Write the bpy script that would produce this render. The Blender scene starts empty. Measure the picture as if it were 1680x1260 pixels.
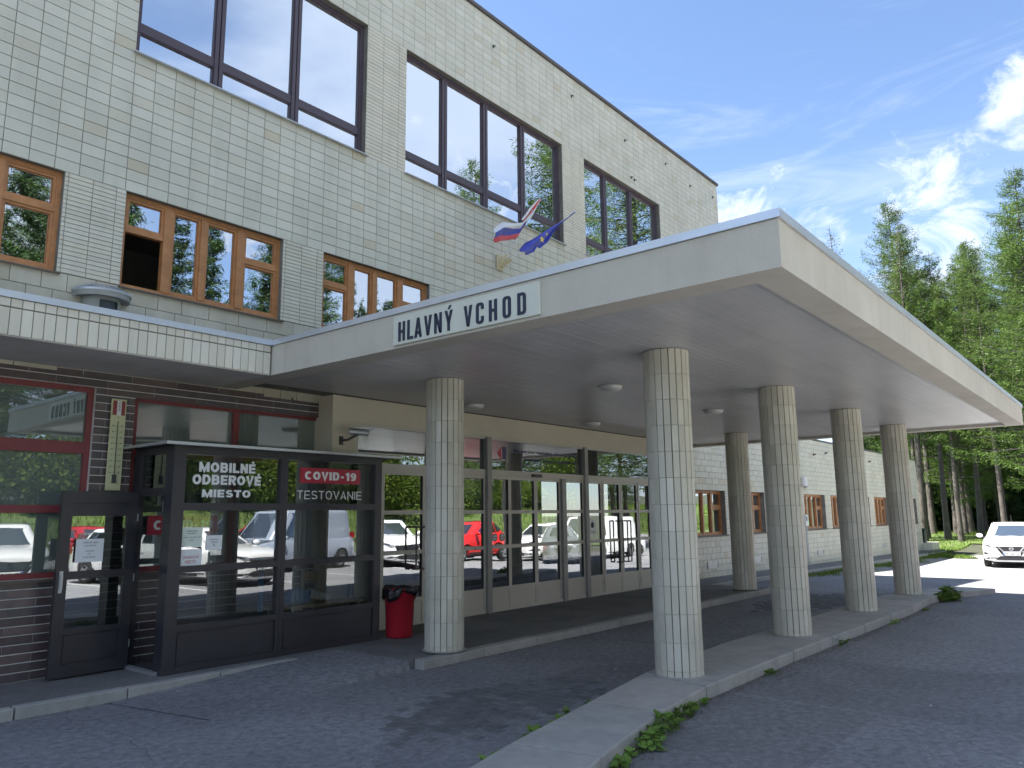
import bpy, bmesh, math, random
import numpy as np
from mathutils import Vector, Matrix, Euler
from mathutils.bvhtree import BVHTree
PI = math.pi
SC = bpy.context.scene
COL = SC.collection
rnd = random.Random(7)

# ------------------------------------------------------------------ camera
YAW, PIT, ROL, FPX = 0.883716977, 0.169800334, -0.0106384864, 1256.37551
cd = bpy.data.cameras.new('camera'); cam = bpy.data.objects.new('camera', cd); COL.objects.link(cam)
_f = Vector((math.sin(YAW)*math.cos(PIT), math.cos(YAW)*math.cos(PIT), math.sin(PIT)))
_r = Vector((math.cos(YAW), -math.sin(YAW), 0)); _u = _r.cross(_f)
_r2 = _r*math.cos(ROL)+_u*math.sin(ROL); _u2 = _r2.cross(_f)
CAMP = Vector((0, 0, 1.7))
cam.matrix_world = Matrix(((_r2.x, _u2.x, -_f.x, 0), (_r2.y, _u2.y, -_f.y, 0), (_r2.z, _u2.z, -_f.z, 1.7), (0, 0, 0, 1)))
cd.sensor_width = 36; cd.lens = FPX/1680*36; cd.clip_start = 0.05; cd.clip_end = 2000
SC.camera = cam
def proj(w):
    v = Vector(w)-CAMP; d = max(v.dot(_f), 0.01)
    return 840+FPX*v.dot(_r2)/d, 630-FPX*v.dot(_u2)/d, v.dot(_f)

# ------------------------------------------------------------------ light
SUN = Vector((-3.66, 5.27, 11.5)).normalized()          # direction towards the sun
W = bpy.data.worlds.new('World'); SC.world = W; W.use_nodes = True
nt = W.node_tree; nt.nodes.clear()
def N(t, **k):
    n = nt.nodes.new(t)
    for a, b in k.items(): setattr(n, a, b)
    return n
sky = N('ShaderNodeTexSky', sky_type='NISHITA', sun_disc=False)
sky.sun_elevation = math.asin(SUN.z); sky.sun_rotation = math.atan2(SUN.x, SUN.y)
sky.altitude = 900; sky.air_density = 0.9; sky.dust_density = 0.5; sky.ozone_density = 2.2
SKY_STRENGTH = 0.050
tc = N('ShaderNodeTexCoord')
sep = N('ShaderNodeSeparateXYZ'); nt.links.new(tc.outputs['Generated'], sep.inputs[0])
def M2(op, a, b=None, c=None):
    n = N('ShaderNodeMath', operation=op)
    for i, v in enumerate((a, b, c)):
        if v is None: continue
        if isinstance(v, (int, float)): n.inputs[i].default_value = v
        else: nt.links.new(v, n.inputs[i])
    return n.outputs[0]
zz = M2('MAXIMUM', M2('ADD', sep.outputs[2], 0.22), 0.05)
cmb = N('ShaderNodeCombineXYZ')
nt.links.new(M2('DIVIDE', sep.outputs[0], zz), cmb.inputs[0]); nt.links.new(M2('DIVIDE', sep.outputs[1], zz), cmb.inputs[1])
def noise(scale, detail, rough, dist, vec, loc=(0, 0, 0), sc=(1, 1, 1)):
    mp = N('ShaderNodeMapping'); mp.inputs['Location'].default_value = loc; mp.inputs['Scale'].default_value = sc
    nt.links.new(vec, mp.inputs[0])
    n = N('ShaderNodeTexNoise'); n.inputs['Scale'].default_value = scale; n.inputs['Detail'].default_value = detail
    n.inputs['Roughness'].default_value = rough; n.inputs['Distortion'].default_value = dist
    nt.links.new(mp.outputs[0], n.inputs['Vector']); return n.outputs['Fac']
cum = noise(3.1, 12, 0.62, 0.35, cmb.outputs[0], (3.1, 1.7, 0))
cum2 = noise(11.0, 10, 0.66, 0.6, tc.outputs['Generated'], (0.3, 0.1, 0.6), (1, 1, 1.7))
blob = None
for (dx, dy, dz), r0, amp in (((.92, .155, .36), .075, .46), ((.91, .06, .425), .04, .42), ((.87, .33, .33), .085, .50), ((.90, .28, .335), .06, .44),
                          ((.94, .15, .29), .08, .50), ((.92, .23, .315), .035, .26), ((.95, .2, .23), .1, .3), ((.90, .05, .40), .05, .34), ((.62, -.68, .38), .24, .40), ((.5, -.78, .5), .16, .3), ((.8, -.35, .5), .12, .26),((.2,-.9,.35),.2,.3)):
    l = math.sqrt(dx*dx+dy*dy+dz*dz)
    vm = N('ShaderNodeVectorMath', operation='DISTANCE'); nt.links.new(tc.outputs['Generated'], vm.inputs[0]); vm.inputs[1].default_value = (dx/l, dy/l, dz/l)
    mr = N('ShaderNodeMapRange', interpolation_type='SMOOTHSTEP'); nt.links.new(vm.outputs['Value'], mr.inputs[0])
    mr.inputs[1].default_value = r0*1.9; mr.inputs[2].default_value = r0*0.2; mr.inputs[3].default_value = 0; mr.inputs[4].default_value = amp
    blob = mr.outputs[0] if blob is None else M2('MAXIMUM', blob, mr.outputs[0])
d1 = M2('ADD', M2('MULTIPLY', cum2, 1.25), M2('ADD', blob, M2('MULTIPLY', cum, 0.16)))
def ramp(x, a, b, lo=0., hi=1.):
    mr = N('ShaderNodeMapRange', interpolation_type='SMOOTHSTEP'); nt.links.new(x, mr.inputs[0])
    for i, v in enumerate((a, b, lo, hi)): mr.inputs[1+i].default_value = v
    return mr.outputs[0]
dens = ramp(d1, 1.0, 1.32)
cir = noise(2.3, 8, 0.6, 1.2, tc.outputs['Generated'], (0, 0, .3), (.7, 1.6, 7))
cirr = M2('MULTIPLY', ramp(cir, .46, .76, 0, .38), M2('MULTIPLY', ramp(sep.outputs[2], .2, .36), ramp(sep.outputs[2], .62, .44)))
veil = M2('MULTIPLY', ramp(sep.outputs[2], .5, .0, 0, .30), 1.0)
broad = noise(1.7, 7, 0.55, 0.4, tc.outputs['Generated'], (4, 2, 1), (1, 1, 1.6))     # thin sheet of high cloud over the far half of the sky (seen mirrored in the windows)
sheet_ = M2('MULTIPLY', ramp(broad, .36, .62, .10, .80), ramp(sep.outputs[1], .05, -.35))
tot = M2('MINIMUM', M2('MAXIMUM', M2('MAXIMUM', dens, sheet_), M2('ADD', cirr, veil)), 1.0)
mix = N('ShaderNodeMixRGB'); nt.links.new(tot, mix.inputs[0])
hs = N('ShaderNodeHueSaturation'); hs.inputs['Saturation'].default_value = 1.0; hs.inputs['Value'].default_value = 0.80; nt.links.new(sky.outputs[0], hs.inputs['Color'])
nt.links.new(hs.outputs[0], mix.inputs[1])
cloudc = N('ShaderNodeMixRGB'); nt.links.new(cum, cloudc.inputs[0]); cloudc.inputs[1].default_value = (2.25, 2.75, 3.6, 1); cloudc.inputs[2].default_value = (3.1, 3.2, 3.4, 1)
nt.links.new(cloudc.outputs[0], mix.inputs[2])
bg = N('ShaderNodeBackground'); bg.inputs[1].default_value = SKY_STRENGTH; nt.links.new(mix.outputs[0], bg.inputs[0])
wo = N('ShaderNodeOutputWorld'); nt.links.new(bg.outputs[0], wo.inputs[0])
sl = bpy.data.lights.new('sun', 'SUN'); sl.energy = 3.0; sl.angle = math.radians(0.55); sl.color = (1, .955, .88)
so = bpy.data.objects.new('sun', sl); COL.objects.link(so)
so.rotation_euler = (-SUN).to_track_quat('-Z', 'Y').to_euler(); so.location = (0, 30, 60)
vs = SC.view_settings; vs.view_transform = 'Standard'; vs.look = 'None'; vs.gamma = 1; vs.exposure = 3.0; vs.use_curve_mapping = False
SC.cycles.max_bounces = 8; SC.cycles.diffuse_bounces = 4; SC.cycles.transparent_max_bounces = 12; SC.cycles.glossy_bounces = 4
SC.cycles.caustics_reflective = False; SC.cycles.caustics_refractive = False; SC.cycles.use_denoising = True; SC.cycles.sample_clamp_indirect = 6

# ------------------------------------------------------------------ materials
MATS = {}
def mat(name, col=(.5, .5, .5), rough=.6, metal=0., var=0., nscale=6., detail=5., bump=0., bscale=60., dirt=0., dirtcol=(.1, .09, .07), dscale=1.2,
        dstretch=(1, 1, 1), rnd_tile=0., rnd_cols=None, spec=.5, objcolor=False, coat=0., streak=0., streakcol=(.2, .19, .15), fine=0., finescale=250., mid=0., midscale=22., specks=0., cracks=0.):
    if name in MATS: return MATS[name]
    m = bpy.data.materials.new(name); m.use_nodes = True; t = m.node_tree; t.nodes.clear()
    def n(tp, **k):
        q = t.nodes.new(tp)
        for a, b in k.items(): setattr(q, a, b)
        return q
    L = t.links.new
    p = n('ShaderNodeBsdfPrincipled'); out = n('ShaderNodeOutputMaterial'); L(p.outputs[0], out.inputs[0])
    p.inputs['Roughness'].default_value = rough; p.inputs['Metallic'].default_value = metal
    p.inputs['Specular IOR Level'].default_value = spec; p.inputs['Coat Weight'].default_value = coat
    geo = n('ShaderNodeNewGeometry'); pos = geo.outputs['Position']
    def nz(scale, det=4, stretch=(1, 1, 1), rough_=.55, dist=0.):
        mp = n('ShaderNodeMapping'); mp.inputs['Scale'].default_value = stretch; L(pos, mp.inputs[0])
        q = n('ShaderNodeTexNoise'); q.inputs['Scale'].default_value = scale; q.inputs['Detail'].default_value = det; q.inputs['Roughness'].default_value = rough_; q.inputs['Distortion'].default_value = dist
        L(mp.outputs[0], q.inputs['Vector']); return q.outputs['Fac']
    def mr(x, a, b, lo, hi):
        q = n('ShaderNodeMapRange'); L(x, q.inputs[0])
        for i, v in enumerate((a, b, lo, hi)): q.inputs[1+i].default_value = v
        return q.outputs[0]
    def mixc(f, a, b, blend='MIX'):
        q = n('ShaderNodeMixRGB', blend_type=blend)
        for i, v in enumerate((f, a, b)):
            if isinstance(v, (int, float)): q.inputs[i].default_value = v
            elif isinstance(v, tuple): q.inputs[i].default_value = (*v, 1)
            else: L(v, q.inputs[i])
        return q.outputs[0]
    c = None
    if objcolor:
        oi = n('ShaderNodeObjectInfo'); c = oi.outputs['Color']
    else:
        rg = n('ShaderNodeRGB'); rg.outputs[0].default_value = (*col, 1); c = rg.outputs[0]
    if rnd_cols:
        oi = n('ShaderNodeObjectInfo'); ad = n('ShaderNodeMath', operation='ADD'); L(oi.outputs['Random'], ad.inputs[0]); L(geo.outputs['Random Per Island'], ad.inputs[1])
        fr = n('ShaderNodeMath', operation='FRACT'); L(ad.outputs[0], fr.inputs[0])
        cr = n('ShaderNodeValToRGB'); L(fr.outputs[0], cr.inputs[0]); e = cr.color_ramp
        while len(e.elements) < len(rnd_cols): e.elements.new(.5)
        for i, (ps, cc) in enumerate(rnd_cols): e.elements[i].position = ps; e.elements[i].color = (*cc, 1)
        c = cr.outputs[0]
    if var:
        f = mr(nz(nscale, detail), .3, .7, 1-var, 1+var)
        q = n('ShaderNodeVectorMath', operation='SCALE'); L(c, q.inputs[0]); L(f, q.inputs['Scale']); c = q.outputs[0]
    if fine:
        f = mr(nz(finescale, 2), .3, .7, 1-fine, 1+fine)
        q = n('ShaderNodeVectorMath', operation='SCALE'); L(c, q.inputs[0]); L(f, q.inputs['Scale']); c = q.outputs[0]
    if mid:
        f = mr(nz(midscale, 6, (1, 1, 1), .7), .3, .7, 1-mid, 1+mid)
        q = n('ShaderNodeVectorMath', operation='SCALE'); L(c, q.inputs[0]); L(f, q.inputs['Scale']); c = q.outputs[0]
    if specks:
        for vs_, th in ((13., .085), (26., .13)):
            vo = n('ShaderNodeTexVoronoi'); vo.inputs['Scale'].default_value = vs_; L(pos, vo.inputs['Vector'])
            sp_ = n('ShaderNodeSeparateColor'); L(vo.outputs['Color'], sp_.inputs[0])
            a_ = n('ShaderNodeMath', operation='LESS_THAN'); L(vo.outputs['Distance'], a_.inputs[0]); a_.inputs[1].default_value = th
            b_ = n('ShaderNodeMath', operation='GREATER_THAN'); L(sp_.outputs[0], b_.inputs[0]); b_.inputs[1].default_value = .62
            m_ = n('ShaderNodeMath', operation='MULTIPLY'); L(a_.outputs[0], m_.inputs[0]); L(b_.outputs[0], m_.inputs[1])
            m2_ = n('ShaderNodeMath', operation='MULTIPLY'); L(m_.outputs[0], m2_.inputs[0]); L(sp_.outputs[1], m2_.inputs[1])
            m3_ = n('ShaderNodeMath', operation='MULTIPLY'); L(m2_.outputs[0], m3_.inputs[0]); m3_.inputs[1].default_value = specks
            c = mixc(m3_.outputs[0], c, (.62, .61, .58))
    if dirt:
        c = mixc(mr(nz(dscale, 7, dstretch, .65, .4), .45, .75, 0, dirt), c, dirtcol)
    if streak:
        c = mixc(mr(nz(5, 5, (1, 1, .12), .6), .5, .8, 0, streak), c, streakcol)
    if cracks:
        mp = n('ShaderNodeMapping'); L(pos, mp.inputs[0]); q = n('ShaderNodeTexNoise'); q.inputs['Scale'].default_value = 2.2; q.inputs['Detail'].default_value = 6; L(mp.outputs[0], q.inputs['Vector'])
        va = n('ShaderNodeVectorMath', operation='MULTIPLY_ADD'); L(q.outputs['Color'], va.inputs[0]); va.inputs[1].default_value = (.55, .55, 0); L(pos, va.inputs[2])
        vo = n('ShaderNodeTexVoronoi', feature='DISTANCE_TO_EDGE'); vo.inputs['Scale'].default_value = .62; L(va.outputs[0], vo.inputs['Vector'])
        e_ = mr(vo.outputs['Distance'], .0, .007, 1, 0); mk = mr(nz(.5, 3), .50, .62, 0, cracks); m_ = n('ShaderNodeMath', operation='MULTIPLY'); L(e_, m_.inputs[0]); L(mk, m_.inputs[1]); c = mixc(m_.outputs[0], c, (.02, .02, .022))
        # a few rectangular-ish repair patches, darker and smoother
        vp = n('ShaderNodeTexVoronoi', distance='CHEBYCHEV'); vp.inputs['Scale'].default_value = .33; L(pos, vp.inputs['Vector']); sp2 = n('ShaderNodeSeparateColor'); L(vp.outputs['Color'], sp2.inputs[0])
        c = mixc(mr(sp2.outputs[0], .70, .74, 0, .22), c, (.09, .09, .095))
    L(c, p.inputs['Base Color'])
    if bump:
        b = n('ShaderNodeBump'); b.inputs['Strength'].default_value = bump; b.inputs['Distance'].default_value = .02
        L(nz(bscale, 6), b.inputs['Height']); L(b.outputs[0], p.inputs['Normal'])
    MATS[name] = m; return m
def glassmat(name, refl=.5, tint=(.6, .66, .66), wav=.0, wscale=1.5, film=(.02, .025, .03), filmf=.0, rough=.0):
    if name in MATS: return MATS[name]
    m = bpy.data.materials.new(name); m.use_nodes = True; t = m.node_tree; t.nodes.clear(); L = t.links.new
    g = t.nodes.new('ShaderNodeBsdfGlossy'); g.inputs['Roughness'].default_value = rough; g.inputs['Color'].default_value = (.93, .97, 1, 1)
    tr = t.nodes.new('ShaderNodeBsdfTransparent'); tr.inputs['Color'].default_value = (*tint, 1)
    fr = t.nodes.new('ShaderNodeFresnel'); fr.inputs['IOR'].default_value = 1.5
    mr = t.nodes.new('ShaderNodeMapRange'); L(fr.outputs[0], mr.inputs[0]); mr.inputs[1].default_value = .04; mr.inputs[2].default_value = 1; mr.inputs[3].default_value = refl; mr.inputs[4].default_value = 1
    mx = t.nodes.new('ShaderNodeMixShader'); L(mr.outputs[0], mx.inputs[0]); L(g.outputs[0], mx.inputs[2])
    df = t.nodes.new('ShaderNodeBsdfDiffuse'); df.inputs['Color'].default_value = (*film, 1)
    m2 = t.nodes.new('ShaderNodeMixShader'); m2.inputs[0].default_value = filmf; L(tr.outputs[0], m2.inputs[1]); L(df.outputs[0], m2.inputs[2])
    L(m2.outputs[0], mx.inputs[1])
    if wav:
        geo = t.nodes.new('ShaderNodeNewGeometry'); q = t.nodes.new('ShaderNodeTexNoise'); q.inputs['Scale'].default_value = wscale; q.inputs['Detail'].default_value = 1.5
        L(geo.outputs['Position'], q.inputs['Vector']); b = t.nodes.new('ShaderNodeBump'); b.inputs['Strength'].default_value = wav; b.inputs['Distance'].default_value = .01
        L(q.outputs['Fac'], b.inputs['Height']); L(b.outputs[0], g.inputs['Normal'])
    o = t.nodes.new('ShaderNodeOutputMaterial'); L(mx.outputs[0], o.inputs[0]); MATS[name] = m; return m
def leafmat(name, c1, c2, trans=.35):
    m = bpy.data.materials.new(name); m.use_nodes = True; t = m.node_tree; t.nodes.clear(); L = t.links.new
    geo = t.nodes.new('ShaderNodeNewGeometry'); cr = t.nodes.new('ShaderNodeValToRGB'); L(geo.outputs['Random Per Island'], cr.inputs[0])
    cr.color_ramp.elements[0].color = (*c1, 1); cr.color_ramp.elements[1].color = (*c2, 1)
    q = t.nodes.new('ShaderNodeTexNoise'); q.inputs['Scale'].default_value = .9; q.inputs['Detail'].default_value = 3; L(geo.outputs['Position'], q.inputs['Vector'])
    mr = t.nodes.new('ShaderNodeMapRange'); L(q.outputs['Fac'], mr.inputs[0])
    for i, v in enumerate((.3, .7, .7, 1.3)): mr.inputs[1+i].default_value = v
    oi = t.nodes.new('ShaderNodeObjectInfo'); mo = t.nodes.new('ShaderNodeMapRange'); L(oi.outputs['Random'], mo.inputs[0]); mo.inputs[3].default_value = .8; mo.inputs[4].default_value = 1.2
    mm = t.nodes.new('ShaderNodeMath'); mm.operation = 'MULTIPLY'; L(mr.outputs[0], mm.inputs[0]); L(mo.outputs[0], mm.inputs[1])
    sc = t.nodes.new('ShaderNodeVectorMath'); sc.operation = 'SCALE'; L(cr.outputs[0], sc.inputs[0]); L(mm.outputs[0], sc.inputs['Scale'])
    d = t.nodes.new('ShaderNodeBsdfDiffuse'); L(sc.outputs[0], d.inputs[0]); tl = t.nodes.new('ShaderNodeBsdfTranslucent'); L(sc.outputs[0], tl.inputs[0])
    mx = t.nodes.new('ShaderNodeMixShader'); mx.inputs[0].default_value = trans; L(d.outputs[0], mx.inputs[1]); L(tl.outputs[0], mx.inputs[2])
    gl = t.nodes.new('ShaderNodeBsdfGlossy'); gl.inputs['Roughness'].default_value = .45; m3 = t.nodes.new('ShaderNodeMixShader'); m3.inputs[0].default_value = .012
    L(mx.outputs[0], m3.inputs[1]); L(gl.outputs[0], m3.inputs[2])
    o = t.nodes.new('ShaderNodeOutputMaterial'); L(m3.outputs[0], o.inputs[0]); MATS[name] = m; return m

TILE_COLS = [(0., (.60, .585, .49)), (.25, (.66, .645, .545)), (.5, (.62, .61, .52)), (.8, (.69, .675, .585)), (.965, (.62, .59, .48)), (1., (.58, .52, .38))]
m_tile = mat('glazed_cream_tile', rough=.38, rnd_cols=TILE_COLS, var=.05, nscale=1.3, dirt=.42, dirtcol=(.42, .41, .33), dscale=.7, dstretch=(1, 1, .45), streak=.26, streakcol=(.36, .36, .30), fine=.03, finescale=90)
m_tilepale = mat('pale_tile', rough=.4, rnd_cols=[(0., (.62, .59, .49)), (.5, (.71, .68, .58)), (1., (.67, .63, .51))], var=.05, nscale=1.3, dirt=.3, dirtcol=(.45, .43, .36), dscale=2, dstretch=(1, 1, .3), streak=.2, streakcol=(.36, .34, .28))
m_slab = mat('weathered_slab', rough=.6, rnd_cols=[(0., (.52, .49, .39)), (.5, (.58, .55, .45)), (1., (.50, .46, .35))], var=.1, nscale=2.5, dirt=.55, dirtcol=(.32, .30, .23), dscale=2.2, dstretch=(1, 1, .4), streak=.25, streakcol=(.26, .24, .19))
m_grout = mat('dark_grout', (.19, .185, .16), .9, var=.2)
m_grout2 = mat('grey_grout', (.26, .25, .22), .9, var=.2)
m_coltile = mat('column_tile', rough=.33, rnd_cols=[(0., (.52, .495, .41)), (.3, (.62, .59, .50)), (.6, (.56, .535, .45)), (1., (.66, .635, .55))], var=.06, nscale=3, dirt=.3, dirtcol=(.36, .34, .27), dscale=3, dstretch=(1, 1, .3), streak=.25, streakcol=(.33, .31, .25), fine=.03, finescale=120)
m_brick = mat('dark_clinker_brick', rough=.3, rnd_cols=[(0., (.075, .055, .06)), (.4, (.11, .08, .082)), (.7, (.085, .073, .085)), (1., (.14, .10, .097))], var=.2, nscale=9, spec=.6)
m_mortar = mat('pale_mortar', (.62, .61, .58), .9, var=.15, nscale=3)
m_plaster = mat('canopy_plaster', (.56, .53, .455), .85, var=.05, nscale=1.5, dirt=.35, dirtcol=(.40, .36, .29), dscale=1.1, streak=.28, streakcol=(.33, .29, .23), fine=.03, finescale=60, bump=.12, bscale=80)
m_lint = mat('beige_render', (.60, .55, .44), .8, var=.05, nscale=2, fine=.03)
m_soffit = mat('soffit_board', (.34, .315, .29), .34, rnd_cols=[(0., (.50, .495, .49)), (.5, (.525, .52, .515)), (1., (.55, .54, .535))], var=.06, nscale=1.6, dirt=.2, dirtcol=(.38, .35, .31), dscale=2.5, dstretch=(.5, 3, 1), bump=.35, bscale=9)
m_soffit2 = mat('ledge_soffit', (.66, .64, .60), .7, var=.12, nscale=1.5, dirt=.3, dirtcol=(.2, .19, .18))
m_cap = mat('zinc_capping', (.66, .70, .76), .35, metal=.55, var=.06, nscale=3, dirt=.15, dirtcol=(.4, .4, .42))
m_alu = mat('painted_aluminium_frame', (.56, .54, .48), .42, var=.04, nscale=2, fine=.02)
m_alu2 = mat('grey_post', (.30, .30, .29), .4, var=.04)
m_violet = mat('dark_violet_frame', (.085, .065, .085), .4, var=.05)
m_wood = mat('orange_window_wood', (.47, .215, .085), .45, var=.16, nscale=9, fine=.08, finescale=70, dirt=.2, dirtcol=(.25, .11, .045), dscale=3)
m_redframe = mat('dull_red_frame', (.22, .045, .05), .5, var=.12, nscale=4)
m_black = mat('booth_frame_paint', (.035, .034, .042), .35, var=.1)
m_dark = mat('dark_interior', (.07, .07, .07), .8, var=.1)
m_inter = mat('interior_wall', (.45, .44, .41), .8, var=.1)
m_white = mat('white_plastic', (.75, .75, .74), .4)
m_paper = mat('paper', (.86, .87, .87), .8, var=.03)
m_paperg = mat('pale_green_paper', (.74, .82, .72), .8)
m_ink = mat('dark_ink', (.03, .035, .05), .6)
m_inkblue = mat('sign_letter_navy', (.018, .028, .06), .4)
m_redink = mat('red_ink', (.45, .06, .09), .6)
m_red = mat('red_plastic', (.42, .018, .035), .35, var=.08, nscale=5)
m_redsign = mat('red_sign_film', (.42, .022, .05), .4)
m_vinyl = mat('white_vinyl', (.80, .80, .78), .5)
m_signb = mat('sign_board_cream', (.64, .66, .58), .5, var=.03, nscale=4)
m_steel = mat('brushed_steel', (.45, .46, .48), .3, metal=.8)
m_bag = mat('black_bin_bag', (.012, .012, .016), .25, bump=.5, bscale=30)
m_conc = mat('kerb_concrete', (.33, .325, .31), .85, var=.12, nscale=5, dirt=.4, dirtcol=(.17, .165, .15), dscale=2.5, fine=.10, finescale=160, bump=.3, bscale=90, rnd_cols=[(0., (.36, .355, .335)), (1., (.42, .40, .375))])
m_galv = mat('galvanised_metal', (.5, .52, .54), .4, metal=.6, var=.08)
m_lampw = mat('lamp_cover', (.62, .62, .60), .35)
m_bark = mat('bark', (.085, .073, .064), .9, var=.3, nscale=4, bump=.6, bscale=20, dirt=.4, dirtcol=(.05, .045, .04))
m_yellow = mat('yellow_cushion', (.55, .42, .05), .6)
m_blue = mat('blue_gown_fabric', (.10, .26, .52), .7, var=.1)
m_wd2 = mat('pale_wood', (.40, .30, .18), .6)

g_up = glassmat('upper_window_glass', .78, (.45, .5, .5), wav=.22, wscale=1.1)
g_wood = glassmat('small_window_glass', .62, (.5, .55, .55), wav=.2, wscale=1.6)
g_ent = glassmat('entrance_glass', .34, (.6, .62, .62), wav=.12, wscale=1.5, film=(.10, .11, .11), filmf=.12)
g_booth = glassmat('booth_glass', .20, (.75, .78, .78), wav=.04, wscale=2.0, film=(.10, .12, .11), filmf=.06)
g_red = glassmat('shop_window_glass', .18, (.5, .55, .52), wav=.15, film=(.32, .38, .35), filmf=.45)
m_opaque = mat('open_pane_dark', (.02, .026, .028), .3)

# ------------------------------------------------------------------ mesh helpers
def link(name, me, m=None, parent=None, loc=None):
    o = bpy.data.objects.new(name, me); COL.objects.link(o)
    if m is not None and me is not None and not me.materials: me.materials.append(m)
    if parent is not None:
        o.parent = parent
        if parent in WC: o.matrix_parent_inverse = Matrix.Translation(-Vector(parent.location))
    if loc is not None: o.location = loc
    return o
WC = set()      # things whose parts are modelled in world coordinates
def thing(name, loc, label, cat, group=None):
    e = empty(name, loc, label, cat, group); WC.add(e); return e
def tag(o, label=None, cat=None, group=None, kind=None):
    if label: o['label'] = label
    if cat: o['category'] = cat
    if group: o['group'] = group
    if kind: o['kind'] = kind
    return o
def empty(name, loc, label=None, cat=None, group=None, rz=0):
    o = bpy.data.objects.new(name, None); COL.objects.link(o); o.location = loc; o.rotation_euler = (0, 0, rz); o.empty_display_size = .2
    return tag(o, label, cat, group)
class MB:
    def __init__(s): s.v = []; s.f = []; s.org = Vector((0, 0, 0))
    def box(s, x0, x1, y0, y1, z0, z1):
        if x1 < x0: x0, x1 = x1, x0
        if y1 < y0: y0, y1 = y1, y0
        if z1 < z0: z0, z1 = z1, z0
        b = len(s.v)
        s.v += [(x0, y0, z0), (x1, y0, z0), (x1, y1, z0), (x0, y1, z0), (x0, y0, z1), (x1, y0, z1), (x1, y1, z1), (x0, y1, z1)]
        s.f += [tuple(b+i for i in q) for q in ((0, 3, 2, 1), (4, 5, 6, 7), (0, 1, 5, 4), (1, 2, 6, 5), (2, 3, 7, 6), (3, 0, 4, 7))]
        return s
    def poly(s, pts):
        b = len(s.v); s.v += [tuple(p) for p in pts]; s.f.append(tuple(range(b, b+len(pts)))); return s
    def prism(s, pts, z0, z1):      # plan polygon (ccw) extruded; z0/z1 numbers or functions
        b = len(s.v); n = len(pts)
        a0 = z0 if callable(z0) else (lambda x, y: z0); a1 = z1 if callable(z1) else (lambda x, y: z1)
        s.v += [(x, y, a0(x, y)) for x, y in pts]+[(x, y, a1(x, y)) for x, y in pts]
        s.f.append(tuple(b+i for i in range(n-1, -1, -1))); s.f.append(tuple(b+n+i for i in range(n)))
        for i in range(n): j = (i+1) % n; s.f.append((b+i, b+j, b+n+j, b+n+i))
        return s
    def tube(s, p0, p1, r0, r1=None, n=8, cap=True):
        r1 = r0 if r1 is None else r1; p0 = Vector(p0); p1 = Vector(p1); d = (p1-p0).normalized()
        a = d.orthogonal().normalized(); c = d.cross(a); b = len(s.v)
        for p, r in ((p0, r0), (p1, r1)):
            for i in range(n):
                t = 2*PI*i/n; s.v.append(tuple(p+a*(r*math.cos(t))+c*(r*math.sin(t))))
        for i in range(n): j = (i+1) % n; s.f.append((b+i, b+j, b+n+j, b+n+i))
        if cap: s.f.append(tuple(b+i for i in range(n-1, -1, -1))); s.f.append(tuple(b+n+i for i in range(n)))
        return s
    def path(s, pts, r, n=6):
        for a, b in zip(pts, pts[1:]): s.tube(a, b, r, r, n)
        return s
    def lathe(s, prof, cx=0, cy=0, n=24, a0=0):
        b = len(s.v)
        for r, z in prof:
            for i in range(n): t = a0+2*PI*i/n; s.v.append((cx+r*math.cos(t), cy+r*math.sin(t), z))
        for k in range(len(prof)-1):
            for i in range(n): j = (i+1) % n; s.f.append((b+k*n+i, b+k*n+j, b+(k+1)*n+j, b+(k+1)*n+i))
        return s
    def mesh(s, name, smooth=False):
        me = bpy.data.meshes.new(name); me.from_pydata(s.v, [], s.f); me.update()
        if smooth:
            for p in me.polygons: p.use_smooth = True
        return me
    def build(s, name, m, parent=None, smooth=False, bevel=0, origin=None):
        if origin is not None:
            o0 = Vector(origin); s.v = [tuple(Vector(v)-o0) for v in s.v]
        me = s.mesh(name, smooth); o = link(name, me, m, parent, origin)
        if bevel:
            md = o.modifiers.new('bevel', 'BEVEL'); md.width = bevel; md.segments = 2; md.limit_method = 'ANGLE'; md.angle_limit = .7
        return o
def P(parent, o):       # parent an object built in world coordinates
    o.parent = parent; o.matrix_parent_inverse = parent.matrix_world.inverted() if parent.matrix_world else Matrix()
    return o
def cham(w, h, t=.012, c=.003):
    """verts/faces of a chamfered tile, front toward -y, centred in x and z, back at y=0"""
    x, z = w/2, h/2
    v = [(-x, 0, -z), (x, 0, -z), (x, 0, z), (-x, 0, z), (-x, -t+c, -z), (x, -t+c, -z), (x, -t+c, z), (-x, -t+c, z), (-x+c, -t, -z+c), (x-c, -t, -z+c), (x-c, -t, z-c), (-x+c, -t, z-c)]
    f = [(8, 9, 10, 11)]
    for i in range(4):
        j = (i+1) % 4; f.append((i, j, 4+j, 4+i)); f.append((4+i, 4+j, 8+j, 8+i))
    return v, f
TM = {}
def tile_mesh(w, h, t, m, name):
    k = (round(w, 3), round(h, 3), t, m.name)
    if k not in TM:
        v, f = cham(w, h, t); me = bpy.data.meshes.new(name); me.from_pydata(v, [], f); me.materials.append(m); TM[k] = me
    return TM[k]
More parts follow.
